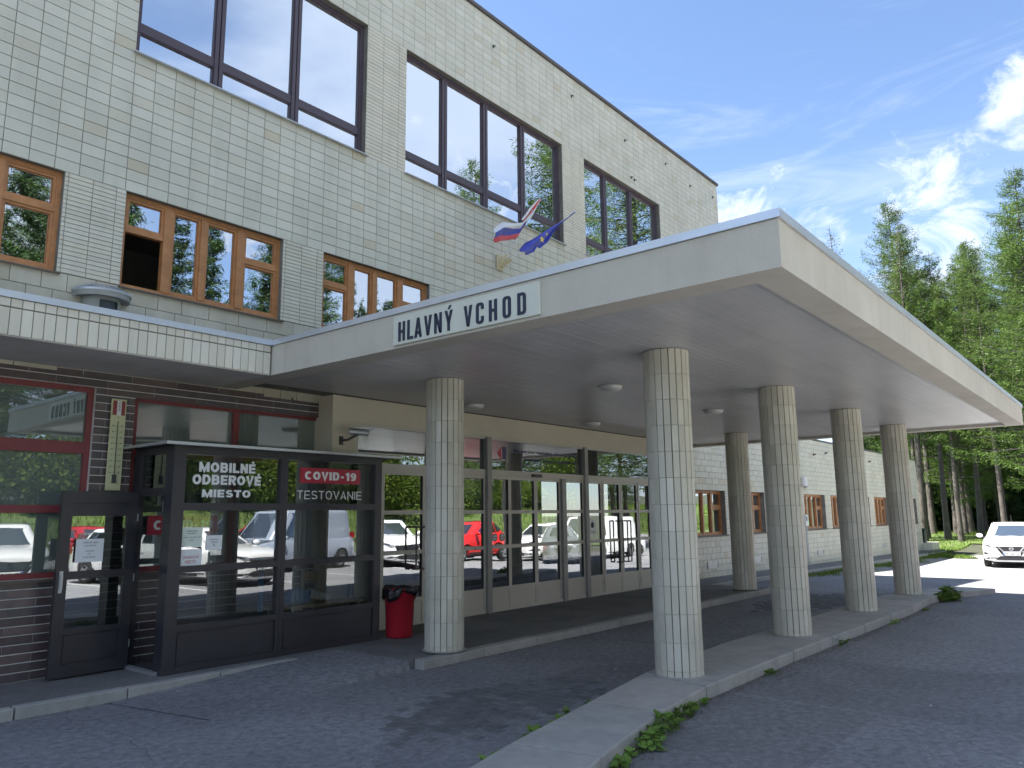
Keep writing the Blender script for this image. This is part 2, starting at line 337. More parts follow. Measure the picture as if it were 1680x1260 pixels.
def tiles(rects, y, t, m, parent, name, ncap, stuffname, jit=.0012):
    """rects: (x0,x1,z0,z1) in the plane y (facing -y). The ncap largest in view become parts, the rest one stuff part."""
    sc_ = []
    for i, (x0, x1, z0, z1) in enumerate(rects):
        cx, cz = (x0+x1)/2, (z0+z1)/2; px, py, d = proj((cx, y, cz)); inn = 0 <= px <= 1680 and 0 <= py <= 1260 and d > 0
        sc_.append(((x1-x0)*(z1-z0)/max(d, .1)**2 if inn else -1, i))
    sc_.sort(reverse=True); one = {i for s, i in sc_[:ncap] if s > 0}
    V = []; F = []
    for i, (x0, x1, z0, z1) in enumerate(rects):
        w, h = x1-x0, z1-z0; jy = rnd.uniform(-jit, jit); rx = rnd.uniform(-.004, .004); rz = rnd.uniform(-.004, .004)
        if i in one:
            o = link(name, tile_mesh(w, h, t, m, name), None, parent); o.location = ((x0+x1)/2, y+jy, (z0+z1)/2); o.rotation_euler = (rx, rnd.uniform(-.002, .002), rz)
        else:
            v, f = cham(w, h, t); b = len(V)
            V += [(p[0]+(x0+x1)/2, p[1]+y+jy+p[0]*rz+p[2]*rx, p[2]+(z0+z1)/2) for p in v]; F += [tuple(b+k for k in q) for q in f]
    if V:
        me = bpy.data.meshes.new(stuffname); me.from_pydata(V, [], F); o = link(stuffname, me, m, parent); o['kind'] = 'stuff'
def grid_rects(x0, x1, z0, z1, w, h, g=.0068, ox=None, oz=None, bond=0., holes=(), jitter=0.):
    out = []; oz = z0 if oz is None else oz; ox = x0 if ox is None else ox
    k = 0; z = oz
    while z < z1-1e-4:
        za, zb = max(z, z0), min(z+h, z1); off = (bond*w if k % 2 else 0)
        if zb-za > .012:
            x = ox-math.ceil((ox-x0)/w+1)*w+off
            while x < x1-1e-4:
                xa, xb = max(x, x0), min(x+w, x1)
                if xb-xa > .02:
                    segs = [(xa, xb)]
                    for hx0, hx1, hz0, hz1 in holes:
                        if zb > hz0+.01 and za < hz1-.01:
                            ns = []
                            for a, b in segs:
                                if b <= hx0 or a >= hx1: ns.append((a, b)); continue
                                if a < hx0-.02: ns.append((a, hx0))
                                if b > hx1+.02: ns.append((hx1, b))
                            segs = ns
                    for a, b in segs: out.append((a+g/2, b-g/2, za+g/2, zb-g/2))
                x += w
        z += h; k += 1
    return out
def wall_cells(mb, x0, x1, z0, z1, y0, y1, holes):
    xs = sorted({x0, x1, *[c for h in holes for c in h[:2] if x0 < c < x1]}); zs = sorted({z0, z1, *[c for h in holes for c in h[2:] if z0 < c < z1]})
    for a, b in zip(zs, zs[1:]):
        run = None
        for c, d in zip(xs, xs[1:]):
            mx, mz = (c+d)/2, (a+b)/2; solid = not any(h[0] < mx < h[1] and h[2] < mz < h[3] for h in holes)
            if solid: run = (run[0], d) if run else (c, d)
            if (not solid or d == xs[-1]) and run: mb.box(run[0], run[1], y0, y1, a, b); run = None
def text_mesh(body, bold=0., ext=.002, res=3):
    c = bpy.data.curves.new('lettering', 'FONT'); c.body = body; c.size = 1; c.extrude = ext; c.offset = bold; c.align_x = 'LEFT'; c.resolution_u = res
    o = bpy.data.objects.new('tmp', c); me = bpy.data.meshes.new_from_object(o); bpy.data.objects.remove(o); bpy.data.curves.remove(c); return me
def text(body, x0, x1, z0, z1, y, m, parent, name='lettering', bold=0., ext=.002, axis='y'):
    """text fitted to a box on a plane facing -y (axis 'y') or -x (axis 'x', x0..x1 then are y values from left to right)"""
    me = text_mesh(body, bold, 0); n = len(me.vertices)
    co = np.zeros(n*3); me.vertices.foreach_get('co', co); co = co.reshape(-1, 3)
    mn = co.min(0); mx = co.max(0)
    u = (co[:, 0]-mn[0])/(mx[0]-mn[0]); v = (co[:, 1]-mn[1])/(mx[1]-mn[1])
    out = np.zeros((n, 3)); a = x0+u*(x1-x0); b = z0+v*(z1-z0)
    if axis == 'y': out[:, 0] = a; out[:, 1] = y; out[:, 2] = b
    else: out[:, 0] = y; out[:, 1] = a; out[:, 2] = b
    me.vertices.foreach_set('co', out.ravel()); me.update()
    o = link(name, me, m, parent); md = o.modifiers.new('thick', 'SOLIDIFY'); md.thickness = ext; md.offset = 0; return o

m_colgrout = mat('column_grout', (.11, .10, .08), .9)

def arc(cx, cy, rx, ry, a0, a1, n=8): return [(cx+rx*math.cos(math.radians(a0+(a1-a0)*i/n)), cy+ry*math.sin(math.radians(a0+(a1-a0)*i/n))) for i in range(n+1)]
def glyph(ch, w, t):
    """centre lines of grotesque capitals on a w by 1 box, stroke t"""
    h = t/2; L_, R_, B_, T_ = h, w-h, h, 1-h
    if ch == 'I': return [[(h, 0), (h, 1)]], t
    if ch == 'L': return [[(h, 1), (h, B_), (w*.86, B_)]], w*.86
    if ch in 'EÉ': q = [[(w*.88, T_), (h, T_), (h, B_), (w*.88, B_)], [(h, .5), (w*.82, .5)]]; return (q+[[(w*.42, 1.08), (w*.66, 1.24)]] if ch == 'É' else q), w*.88
    if ch == 'T': return [[(0, T_), (w*.95, T_)], [(w*.475, T_), (w*.475, 0)]], w*.95
    if ch == 'M': W_ = w*1.28; return [[(h, 0), (h, 1)], [(W_-h, 0), (W_-h, 1)], [(h, .93), (W_/2, .12), (W_-h, .93)]], W_
    if ch == 'N': return [[(h, 0), (h, 1)], [(R_, 0), (R_, 1)], [(h, .95), (R_, .05)]], w
    if ch == 'V': return [[(h*.8, 1), (w/2, .06), (w-h*.8, 1)]], w
    if ch == 'A': return [[(h*.8, 0), (w/2, .95), (w-h*.8, 0)], [(w*.24, .30), (w*.76, .30)]], w
    if ch == 'O': rx = w*.54-h; return [arc(w*.54, .5, rx, .5-h, 0, 360, 28)], w*1.08
    if ch == 'C': rx = w*.53-h; return [arc(w*.53, .5, rx, .5-h, 48, 312, 22)], w*1.0
    if ch == 'D': return [[(h, B_), (w*.5, B_)]+arc(w*.5, .5, w*.5-h, .5-h, -90, 90, 12)[1:]+[(h, T_), (h, B_)]], w
    if ch == 'B': return [[(h, .52), (w*.58, .52)]+arc(w*.6, .52+(T_-.52)/2, w*.36-h, (T_-.52)/2, -90, 90, 8)+[(h, T_)], [(h, B_), (w*.6, B_)]+arc(w*.62, B_+(.52-B_)/2, w*.38-h, (.52-B_)/2, -90, 90, 8)+[(h, .52)], [(h, 0), (h, 1)]], w
    if ch == 'R': return [[(h, 0), (h, 1)], [(h, T_), (w*.58, T_)]+arc(w*.6, .5+(T_-.5)/2, w*.38-h, (T_-.5)/2, 90, -90, 8)+[(h, .5)], [(w*.5, .5), (w*.94-h*.6, 0)]], w*.96
    if ch == 'S': return [arc(w*.5, .5+(T_-.5)/2, w*.46-h, (T_-.5)/2, 25, 270, 12)+arc(w*.5, B_+(.5-B_)/2, w*.48-h, (.5-B_)/2, 90, -160, 12)[1:]], w*.96
    if ch == '1': return [[(w*.42, 0), (w*.42, 1)], [(w*.42, .93), (w*.08, .72)]], w*.42+h
    if ch == '9': return [arc(w*.48, .66, w*.46-h, .34-h, 0, 360, 18), arc(w*.48, .62, w*.46-h, .62-h, 0, -95, 9)+[(w*.16, B_)]], w*.94
    if ch == '-': return [[(w*.1, .42), (w*.52, .42)]], w*.62
    return [], w*.5
def stroke_text(body, x0, x1, z0, z1, y, m, parent, t=.2, w=.72, gap=.12, name='letter'):
    """lettering made of one part per character, facing -y"""
    gs = [glyph(c, w, t) for c in body]; tot = sum(g[1] for g in gs)+gap*(len(gs)-1); sx = (x1-x0)/tot; sz = z1-z0; x = 0
    for g, adv in gs:
        b = MB()
        for li, pl in enumerate(g):
            n = len(pl); closed = (abs(pl[0][0]-pl[-1][0])+abs(pl[0][1]-pl[-1][1])) < 1e-6
            k = len(b.v)
            for i, p in enumerate(pl):
                pv = Vector(pl[i-1]) if i else (Vector(pl[-2]) if closed else None); nx = Vector(pl[i+1]) if i < n-1 else (Vector(pl[1]) if closed else None); p = Vector(p)
                d1 = (p-pv).normalized() if pv is not None else None; d2 = (nx-p).normalized() if nx is not None else None
                if d1 is None: d1 = d2
                if d2 is None: d2 = d1
                n1 = Vector((-d1.y, d1.x)); n2 = Vector((-d2.y, d2.x)); mm = (n1+n2); mm = mm.normalized() if mm.length > 1e-4 else n1; c_ = max(mm.dot(n1), .45); o_ = mm*(t/2/c_)
                # keep stroke thickness even under the horizontal fit
                for sg in (1, -1): q = p+o_*sg; b.v.append((x0+(x+q.x)*sx, y-li*.0002, z0+q.y*sz))
            for i in range(n-1): a = k+2*i; b.f.append((a, a+2, a+3, a+1))
        o = b.build(name, m, parent); md = o.modifiers.new('thick', 'SOLIDIFY'); md.thickness = .0012; md.offset = 0
        x += adv+gap
# ================================================================== ground
def sst(t): t = min(max(t, 0), 1); return t*t*(3-2*t)
def gz(x, y):
    a = -.35*sst((x-18)/15) if x > 18 else 0.
    b = -.013*(min(x, 42)-18) if x > 18 else 0.
    w = sst((y-6.6)/1.6)
    z = a*(1-w)+b*w
    if y < -17: z += 2.6*sst((-17-y)/11)+max(0, (-28-y))*.05
    if x > 46: z += .5*sst((x-46)/10)*(1 if y > 0 else .6)
    return z
m_asph = mat('asphalt', (.225, .225, .235), .88, var=.14, nscale=.8, detail=10, dirt=.4, dirtcol=(.135, .137, .145), dscale=.45, fine=.30, finescale=140, bump=.6, bscale=70, mid=.42, midscale=14, specks=1., cracks=.5)
m_asph2 = mat('worn_pavement_asphalt', (.185, .182, .178), .85, var=.16, nscale=1.6, detail=8, dirt=.5, dirtcol=(.09, .09, .09), dscale=.7, fine=.3, finescale=160, bump=.5, bscale=80, mid=.2, midscale=18, specks=.6)
m_grassg = mat('grass_soil', (.07, .11, .025), .95, var=.35, nscale=1.2, fine=.3, finescale=30, dirt=.3, dirtcol=(.16, .17, .05), dscale=.6)
m_forest = mat('forest_floor', (.035, .04, .02), .95, var=.3, nscale=1.5)
def sheet(name, xs, ys, m, dz=0., keep=None, kind='structure'):
    V = []; idx = {}; F = []
    for j, y in enumerate(ys):
        for i, x in enumerate(xs): V.append((x, y, gz(x, y)+dz))
    nx = len(xs)
    for j in range(len(ys)-1):
        for i in range(nx-1):
            if keep is None or keep((xs[i]+xs[i+1])/2, (ys[j]+ys[j+1])/2): F.append((j*nx+i, j*nx+i+1, (j+1)*nx+i+1, (j+1)*nx+i))
    me = bpy.data.meshes.new(name); me.from_pydata(V, [], F)
    for p in me.polygons: p.use_smooth = True
    o = link(name, me, m); o['kind'] = kind; return o
def fr(a, b, st): return [a+st*i for i in range(int(round((b-a)/st))+1)]
sheet('ground', [-600, -300, -100]+fr(-40, 90, 1.)+[120, 200, 400, 700], [-600, -300, -120, -80]+fr(-60, 60, 1.)+[100, 200, 400, 700], m_forest, -.03)
sheet('road', fr(-30, 78, .5), fr(-18, 9, .5), m_asph, 0, lambda x, y: not (x > 42 and y > 6) and not (x > 39.5 and y > 6.6) and not (x > 70))
def grass_in(x, y): return y > 5.9+(.55*(x-38.5) if x < 42 else 1.9)*(1 if x < 42 else 1)-0 if x < 50 else y > 5.0
sheet('grass', fr(38.4, 72, .4), fr(5.2, 30, .4), m_grassg, .03, lambda x, y: grass_in(x, y) and not (x < 43.6 and y > 8.8))
sheet('grass_bank', fr(-30, 110, 1.), fr(-34, -18, .5), m_grassg, .02)
sheet('grass_verge', fr(60, 80, 1.), fr(-30, 5, .5), m_grassg, .02)

# pavements: left walkway, ramp, entrance pavement, wing walkway
def slab_poly(name, pts, z1, z0, m):
    mb = MB(); mb.prism(pts, z0, z1); o = mb.build(name, m); o['kind'] = 'structure'; return o
slab_poly('pavement', [(-8, 7.90), (6.22, 7.90), (6.22, 9.02), (-8, 9.02)], .10, -.25, m_asph2)
slab_poly('pavement', [(6.22, 6.66), (16.7, 6.60), (16.7, 9.3), (6.22, 9.3)], .10, -.25, m_asph2)
slab_poly('pavement', [(16.7, 8.0), (43, 8.0), (43, 9.02), (16.7, 9.02)], lambda x, y: gz(x, 9.)+.09, lambda x, y: gz(x, 9)-.3, m_asph2)
mb = MB(); mb.v = [(3.7, 6.40, .006), (6.22, 6.66, .10), (6.22, 7.90, .099), (5.3, 7.90, .10), (3.4, 7.88, .006), (5.2, 6.62, .010), (5.0, 7.2, .045)]
mb.f = [(0, 5, 6), (5, 1, 6), (1, 2, 6), (2, 3, 6), (3, 4, 6), (4, 0, 6)]
mb.v += [(6.22, 6.60, -.05), (5.2, 6.58, -.05), (3.7, 6.36, -.05), (6.30, 6.62, .10), (6.3, 7.9, .10)]; mb.f += [(0, 5, 8, 9), (5, 1, 7, 8)]
o = mb.build('pavement_ramp', m_asph); o['kind'] = 'structure'
# kerb stones, each a piece
def kerb(name, pts, wdt, ztop, zbot, m, step=1.0, side=1, gap=.01):
    root = empty(name, (pts[0][0], pts[0][1], 0)); root['kind'] = 'structure'; WC.add(root)
    for (xa, ya), (xb, yb) in zip(pts, pts[1:]):
        L = math.hypot(xb-xa, yb-ya); n = max(1, round(L/step)); dx, dy = (xb-xa)/L, (yb-ya)/L; nx, ny = -dy*side*wdt, dx*side*wdt
        for i in range(n):
            s0 = L*i/n+gap/2; s1 = L*(i+1)/n-gap/2; p = [(xa+dx*s0, ya+dy*s0), (xa+dx*s1, ya+dy*s1), (xa+dx*s1+nx, ya+dy*s1+ny), (xa+dx*s0+nx, ya+dy*s0+ny)]
            if side < 0: p = p[::-1]
            mx, my = p[0]; q = rnd.uniform(-.004, .004); b = MB(); b.prism(p, zbot, ztop+q if not callable(ztop) else ztop)
            b.build('kerb_stone', m, root, bevel=.012)
    return root
kerb('kerb', [(-6, 7.78), (5.55, 7.78)], .12, .105, -.2, m_conc, 1.0)
kerb('kerb', [(6.30, 6.50), (16.7, 6.44)], .15, .104, -.2, m_conc, 1.0)
kerb('kerb', [(16.7, 7.86), (42.6, 7.86)], .12, lambda x, y: gz(x, 9.)+.094, -.7, m_conc, 1.5)
# kerb island under the front columns
isl_o = [(2.3, 2.33), (4.55, 3.0), (5.88, 3.27), (6.9, 3.37), (9.2, 3.38), (11.9, 3.33), (14.56, 3.28), (16.3, 3.36), (17.35, 3.18), (19.05, 2.68)]
isl_i = [(1.9, 3.10), (4.42, 3.68), (5.80, 3.92), (7.08, 4.14), (9.2, 4.26), (11.9, 4.22), (14.56, 4.20), (16.3, 4.16), (17.6, 3.86), (19.12, 3.44)]
isl = empty('kerb_island', (4.5, 3.3, 0)); isl['kind'] = 'structure'; WC.add(isl)
def lerp2(a, b, t): return (a[0]+(b[0]-a[0])*t, a[1]+(b[1]-a[1])*t)
for k in range(len(isl_o)-1):
    n = 2 if 3 < k < 7 else 1
    for j in range(n):
        t0, t1 = j/n+(.006 if j or k else 0), (j+1)/n-.006
        pts = [lerp2(isl_o[k], isl_o[k+1], t0), lerp2(isl_o[k], isl_o[k+1], t1), lerp2(isl_i[k], isl_i[k+1], t1), lerp2(isl_i[k], isl_i[k+1], t0)]
        q = rnd.uniform(-.005, .004); MB().prism(pts, lambda x, y: gz(x, y)-.2, lambda x, y: .12+q+(-.03 if x > 18 else 0)).build('kerb_slab', m_conc, isl, bevel=.015)
# patches of worn setts in the driveway
m_sett = mat('worn_setts', (.07, .072, .078), .8, var=.2, nscale=6, fine=.3, finescale=150, rnd_cols=[(0., (.115, .115, .118)), (.6, (.135, .135, .138)), (1., (.155, .153, .152))], bump=.3, bscale=100)
V = []; F = []
def setts(x0, x1, y0, y1, prob):
    x = x0; r = 0
    while x < x1:
        y = y0+(r % 2)*.06
        while y < y1:
            if rnd.random() < prob(x, y):
                v, f = cham(.108, .108, .012, .006); a = rnd.uniform(-.05, .05); b = len(V); h = .002+rnd.uniform(-.003, .003)
                for p in v: V.append((x+p[0]*math.cos(a)-p[2]*math.sin(a), y+p[0]*math.sin(a)+p[2]*math.cos(a), gz(x, y)-p[1]*.9+h-.004))
                for q in f: F.append(tuple(b+k for k in q))
            y += .122
        x += .122; r += 1
setts(4.2, 7.0, 4.25, 5.6, lambda x, y: .9*sst(1.6-((x-5.6)/1.3)**2-((y-4.8)/.6)**2))
setts(13.2, 17.2, 4.6, 6.3, lambda x, y: .85*sst(1.5-((x-15.2)/1.7)**2-((y-5.3)/.7)**2))
me = bpy.data.meshes.new('paving_setts'); me.from_pydata(V, [], F); o = link('paving_setts', me, m_sett); o['kind'] = 'stuff'
# gravel and litter specks on the asphalt
m_speck = mat('pale_grit', rough=.7, rnd_cols=[(0., (.20, .19, .17)), (.6, (.34, .33, .30)), (.9, (.5, .5, .48)), (1., (.65, .66, .66))])
V = []; F = []; r2 = random.Random(3)
for i in range(5200):
    y = r2.uniform(.4, 6.2); x = r2.uniform(2.5, 16)
    if 2.6 < y < 4.35 and x < 19: continue
    s = r2.choice([.003, .004, .004, .006]) if r2.random() < .985 else .014; b = len(V); z = gz(x, y)
    if 3.4 < x < 6.3 and y > 6.3: continue
    for k in range(4): a = 2*PI*k/4+r2.random(); V.append((x+s*math.cos(a)*r2.uniform(.6, 1.5), y+s*math.sin(a), z+.001))
    V.append((x, y, z+s*.8)); F += [(b, b+1, b+4), (b+1, b+2, b+4), (b+2, b+3, b+4), (b+3, b, b+4)]
me = bpy.data.meshes.new('grit'); me.from_pydata(V, [], F); o = link('grit', me, m_speck); o['kind'] = 'stuff'
# brown leaf litter along the outer edge of the island
m_litter = mat('leaf_litter', rough=.9, rnd_cols=[(0., (.10, .05, .03)), (.5, (.16, .09, .055)), (1., (.22, .14, .09))])
V = []; F = []
for i in range(2600):
    x = r2.uniform(4.6, 18); k = max(j for j in range(len(isl_o)-1) if isl_o[j][0] <= x); a, b_ = isl_o[k], isl_o[k+1]; t = (x-a[0])/(b_[0]-a[0]); ye = a[1]+(b_[1]-a[1])*t
    y = ye-.01-abs(r2.gauss(0, .09)); s = r2.uniform(.006, .016); b = len(V); a = r2.random()*6
    for k in range(3): q = a+2*PI*k/3; V.append((x+s*math.cos(q), y+s*.6*math.sin(q), gz(x, y)+r2.uniform(.002, .012)))
    F.append((b, b+1, b+2))
def litter_line(pts, n, sg, zf):
    for i in range(n):
        k = r2.randrange(len(pts)-1); t = r2.random(); x = pts[k][0]+(pts[k+1][0]-pts[k][0])*t; y = pts[k][1]+(pts[k+1][1]-pts[k][1])*t+sg*abs(r2.gauss(0, .06)); s = r2.uniform(.005, .015); b = len(V); a = r2.random()*6
        for q_ in range(3): q = a+2*PI*q_/3; V.append((x+s*math.cos(q), y+s*.6*math.sin(q), zf(x, y)+r2.uniform(.002, .010)))
        F.append((b, b+1, b+2))
litter_line([(-4, 7.77), (3.6, 7.77)], 700, -1, gz); litter_line([(6.3, 6.49), (16.7, 6.43)], 1500, -1, gz); litter_line(isl_i[1:], 1700, 1, gz); litter_line([(7.1, 8.68), (16, 8.68)], 500, -1, lambda x, y: .102); litter_line([(16.8, 7.8), (40, 7.8)], 1500, -1, gz)
me = bpy.data.meshes.new('leaf_litter'); me.from_pydata(V, [], F); o = link('leaf_litter', me, m_litter); o['kind'] = 'stuff'
# painted lines of the car park (behind the camera, mirrored in the glass) and by the wing
m_paint = mat('road_paint', (.62, .62, .60), .7, var=.1, dirt=.4, dirtcol=(.2, .2, .2), dscale=8)
pl = empty('parking_lines', (10, -3, 0)); pl['kind'] = 'structure'; WC.add(pl)
for x in fr(2, 38, 2.6):
    b = MB(); b.prism([(x, -6.2), (x+.1, -6.2), (x+.1, -1.2), (x, -1.2)], lambda a, c: gz(a, c)+.004, lambda a, c: gz(a, c)+.008); b.build('line', m_paint, pl)
b = MB(); b.prism([(24.0, 6.3), (24.9, 6.2), (36.2, 6.9), (35.6, 7.02)], lambda a, c: gz(a, c)+.004, lambda a, c: gz(a, c)+.008)

# ================================================================== main building
main = thing('main_building', (8, 9, 0), 'three storey building clad in cream glazed tiles behind the entrance canopy', 'building')
wing = thing('low_wing', (32, 9, 0), 'single storey tiled wing with orange wooden windows running right from the entrance', 'building')
YW = 9.0
UPW = [(3.74, 7.35, [3.74, 4.87, 6.09, 7.35]), (8.21, 12.77, [8.21, 9.24, 10.36, 11.51, 12.77]), (13.62, 17.12, [13.62, 14.62, 15.80, 17.12])]
UZ0, UZ1 = 7.37, 9.66
WDW = [(.90, 3.08), (3.76, 5.93), (6.62, 8.80)]; WZ0, WZ1 = 4.40, 5.57
holes_up = [(a, b, UZ0, UZ1) for a, b, c in UPW]; holes_wd = [(a, b, WZ0, WZ1) for a, b in WDW]
GWIN = [(.3, 3.60, 1.10, 3.17), (4.04, 6.72, 1.10, 3.12)]
WGW = [(r-2.17, r) for r in (20.16, 22.97, 25.78, 28.63, 31.45, 34.30, 37.20, 39.98, 42.68)]; GZ0, GZ1 = 1.12, 2.30
b = MB(); wall_cells(b, -6, 20.8, 3.3, 11.43, YW+.012, YW+.32, holes_up+holes_wd); b.build('wall', m_grout, main)
b = MB(); wall_cells(b, -6, 6.62, .08, 3.3, YW+.003, YW+.32, GWIN); b.build('wall', m_mortar, main)
b = MB(); wall_cells(b, 16.35, 20.8, -.4, 3.3, YW+.012, YW+.32, [(a, c, GZ0, GZ1) for a, c in WGW[:1]]); b.build('wall', m_grout2, main)
b = MB(); b.box(20.5, 20.8, 9.32, 22, 4.0, 11.43); b.box(-6, 20.8, 21.7, 22, 0, 11.43); b.box(-6, -5.7, 9.32, 21.7, 0, 11.43); b.build('wall', m_lint, main)
# interior: floors, partition walls
b = MB(); b.box(-5.7, 20.5, 9.32, 21.7, -.3, .10); b.build('floor', m_dark, main)
b = MB(); b.box(-5.7, 20.5, 9.32, 21.7, 3.3, 3.55); b.box(-5.7, 20.5, 9.32, 21.7, 6.6, 6.9); b.build('floor', m_inter, main)
b = MB(); b.box(-5.7, 20.5, 15.6, 15.7, .10, 3.3); b.box(6.45, 6.6, 9.33, 15.6, .1, 3.3); b.box(-5.7, 20.5, 14, 14.1, 3.55, 6.6); b.box(-5.7, 20.5, 14, 14.1, 6.9, 11.2); b.box(9.3, 9.4, 11.2, 15.6, .1, 3.3); b.box(13.6, 13.7, 12, 15.6, .1, 3.3)
b.build('partition', m_inter, main)
b = MB(); b.box(-6, 20.8, 9.32, 22, 11.2, 11.43); b.build('roof', m_dark, main)
MB().box(-14, 2.4, 9.6, 17, 11.43, 22.5).build('added_shade_block', m_lint, main)  # block added out of view on the roof to shade the near driveway and canopy side
b = MB(); b.box(-6.02, 20.84, 8.955, 9.32, 11.435, 11.50); b.box(20.5, 20.84, 9.32, 22, 11.435, 11.50); b.build('roof_edge_capping', mat('dark_roof_edge', (.10, .09, .09), .5), main)
# facade tiles
TW = .258; TH = (UZ0-WZ1-.0)/13
R = []
R += grid_rects(-6, 20.8, WZ1, UZ0, TW, TH, ox=3.74)
R += grid_rects(-6, 20.8, UZ1, 11.43, TW, (11.43-UZ1)/13, ox=3.74)
R += grid_rects(-6, 3.74, UZ0, UZ1, TW, (UZ1-UZ0)/17, ox=3.74)
R += grid_rects(17.12, 20.8, UZ0, UZ1, TW, (UZ1-UZ0)/17, ox=17.12)
R += grid_rects(8.80, 20.8, 3.3, WZ1, TW, TH, ox=3.74)
R += grid_rects(-6, .9, WZ0, WZ1, TW, TH, ox=3.74)
tiles(R, YW+.012, .012, m_tile, main, 'tile', 300, 'tile_field')
R = []
for a, c in ((7.35, 8.21), (12.77, 13.62)): R += grid_rects(a, c, UZ0, UZ1, (c-a)/2.5, (UZ1-UZ0)/36, g=.007, ox=a, bond=.0)
for a, c in ((3.08, 3.76), (5.93, 6.62)): R += grid_rects(a, c, WZ0, WZ1, (c-a)/2.6, (WZ1-WZ0)/22, g=.006, ox=a+.04)
tiles(R, YW+.012, .012, m_tilepale, main, 'narrow_tile', 220, 'narrow_tile_field')
R = []
z = 3.3; k = 0
for hh in (.22, .235, .235, .2, .23):
    x = -6-.1*k
    while x < 8.8:
        w = rnd.choice([.3, .36, .42, .26]); a, c = max(x, -6), min(x+w, 8.8)
        z1 = min(z+hh, WZ0-.008)
        if c-a > .03 and z1-z > .03: R.append((a+.003, c-.003, z+.003, z1-.003))
        x += w
    z += hh; k += 1
tiles(R, YW+.012, .014, m_slab, main, 'stone_slab', 120, 'stone_slab_field', jit=.002)
# dark brick ground floor
R = []
for z, z1, hh in ((.10, 1.10, .0905), (1.10, 3.17, .0905), (3.17, 3.345, .0875)):
    k = 0; zz_ = z
    while zz_ < z1-.02:
        x = -6-(k % 2)*.27
        while x < 6.62:
            w = .54; segs = [(max(x, -6), min(x+w, 6.62))]
            for h in GWIN:
                if zz_+.05 > h[2] and zz_+.04 < h[3]:
                    ns = []
                    for a, c in segs:
                        if c <= h[0] or a >= h[1]: ns.append((a, c)); continue
                        if a < h[0]: ns.append((a, h[0]))
                        if c > h[1]: ns.append((h[1], c))
                    segs = ns
            for a, c in segs:
                if c-a > .02: R.append((a+.0015, c-.0015, zz_+.005, min(zz_+hh, z1)-.005))
            x += w
        zz_ += hh; k += 1
tiles(R, YW+.012, .014, m_brick, main, 'brick', 300, 'brick_field', jit=.0015)
# wall hooks near the roof
for x, z in ((10.49, 10.85), (13.18, 10.98), (15.45, 10.8), (17.55, 10.95), (18.96, 10.8), (20.44, 10.95), (15.7, 9.92), (15.85, 9.9)):
    MB().tube((x, 8.99, z), (x, 8.95, z+.01), .008).tube((x, 8.95, z+.01), (x+.015, 8.94, z-.02), .007).box(x-.02, x+.02, 8.98, 8.995, z-.03, z+.03).build('wall_hook', m_dark, main)

# ---- windows
def sash(fr_mb, x0, x1, z0, z1, y, w, d):
    fr_mb.box(x0, x0+w, y, y+d, z0, z1); fr_mb.box(x1-w, x1, y, y+d, z0, z1); fr_mb.box(x0+w, x1-w, y, y+d, z0, z0+w); fr_mb.box(x0+w, x1-w, y, y+d, z1-w, z1)
for a, c, ms in UPW:
    f = MB(); y = YW+.10; wf = .07
    f.box(a, a+wf, y, y+.09, UZ0, UZ1); f.box(c-wf, c, y, y+.09, UZ0, UZ1); f.box(a+wf, c-wf, y, y+.09, UZ1-wf, UZ1); f.box(a+wf, c-wf, y, y+.09, UZ0, UZ0+.06)
    tz0, tz1 = 7.73, 7.86
    for k in range(len(ms)-1):
        x0 = ms[k]+(.07 if k == 0 else .065); x1 = ms[k+1]-(.07 if k == len(ms)-2 else .065)
        f.box(x0, x1, y+.008, y+.08, tz0, tz1)
        if k: f.box(ms[k]-.063, ms[k]-.008, y-.004, y+.09, UZ0+.06, UZ1-wf); f.box(ms[k]+.008, ms[k]+.063, y-.004, y+.09, UZ0+.06, UZ1-wf); f.box(ms[k]-.008, ms[k]+.008, y+.03, y+.08, UZ0+.06, UZ1-wf)
        for zz0, zz1 in ((UZ0+.06, tz0), (tz1, UZ1-wf)):   # slim glazing beads
            f.box(x0, x0+.014, y+.02, y+.05, zz0, zz1); f.box(x1-.014, x1, y+.02, y+.05, zz0, zz1); f.box(x0+.014, x1-.014, y+.02, y+.05, zz1-.014, zz1)
    wd = f.build('window', m_violet, main)
    for k in range(len(ms)-1):
        for zz0, zz1 in ((UZ0+.06, tz0), (tz1, UZ1-wf)):
            b = MB(); x0, x1 = ms[k]+.05, ms[k+1]-.05; t = rnd.uniform(-.003, .003); b.v = [(x0, y+.045+t, zz0), (x1, y+.045-t, zz0), (x1, y+.045-t*.5, zz1), (x0, y+.045+t, zz1), (x0, y+.055+t, zz0), (x1, y+.055-t, zz0), (x1, y+.055-t*.5, zz1), (x0, y+.055+t, zz1)]
            b.f = [(0, 1, 2, 3), (5, 4, 7, 6)]; b.build('pane', g_up, wd)
    MB().box(a-.03, c+.03, 8.94, y, UZ0-.018, UZ0-.003).build('sill', m_galv, wd)
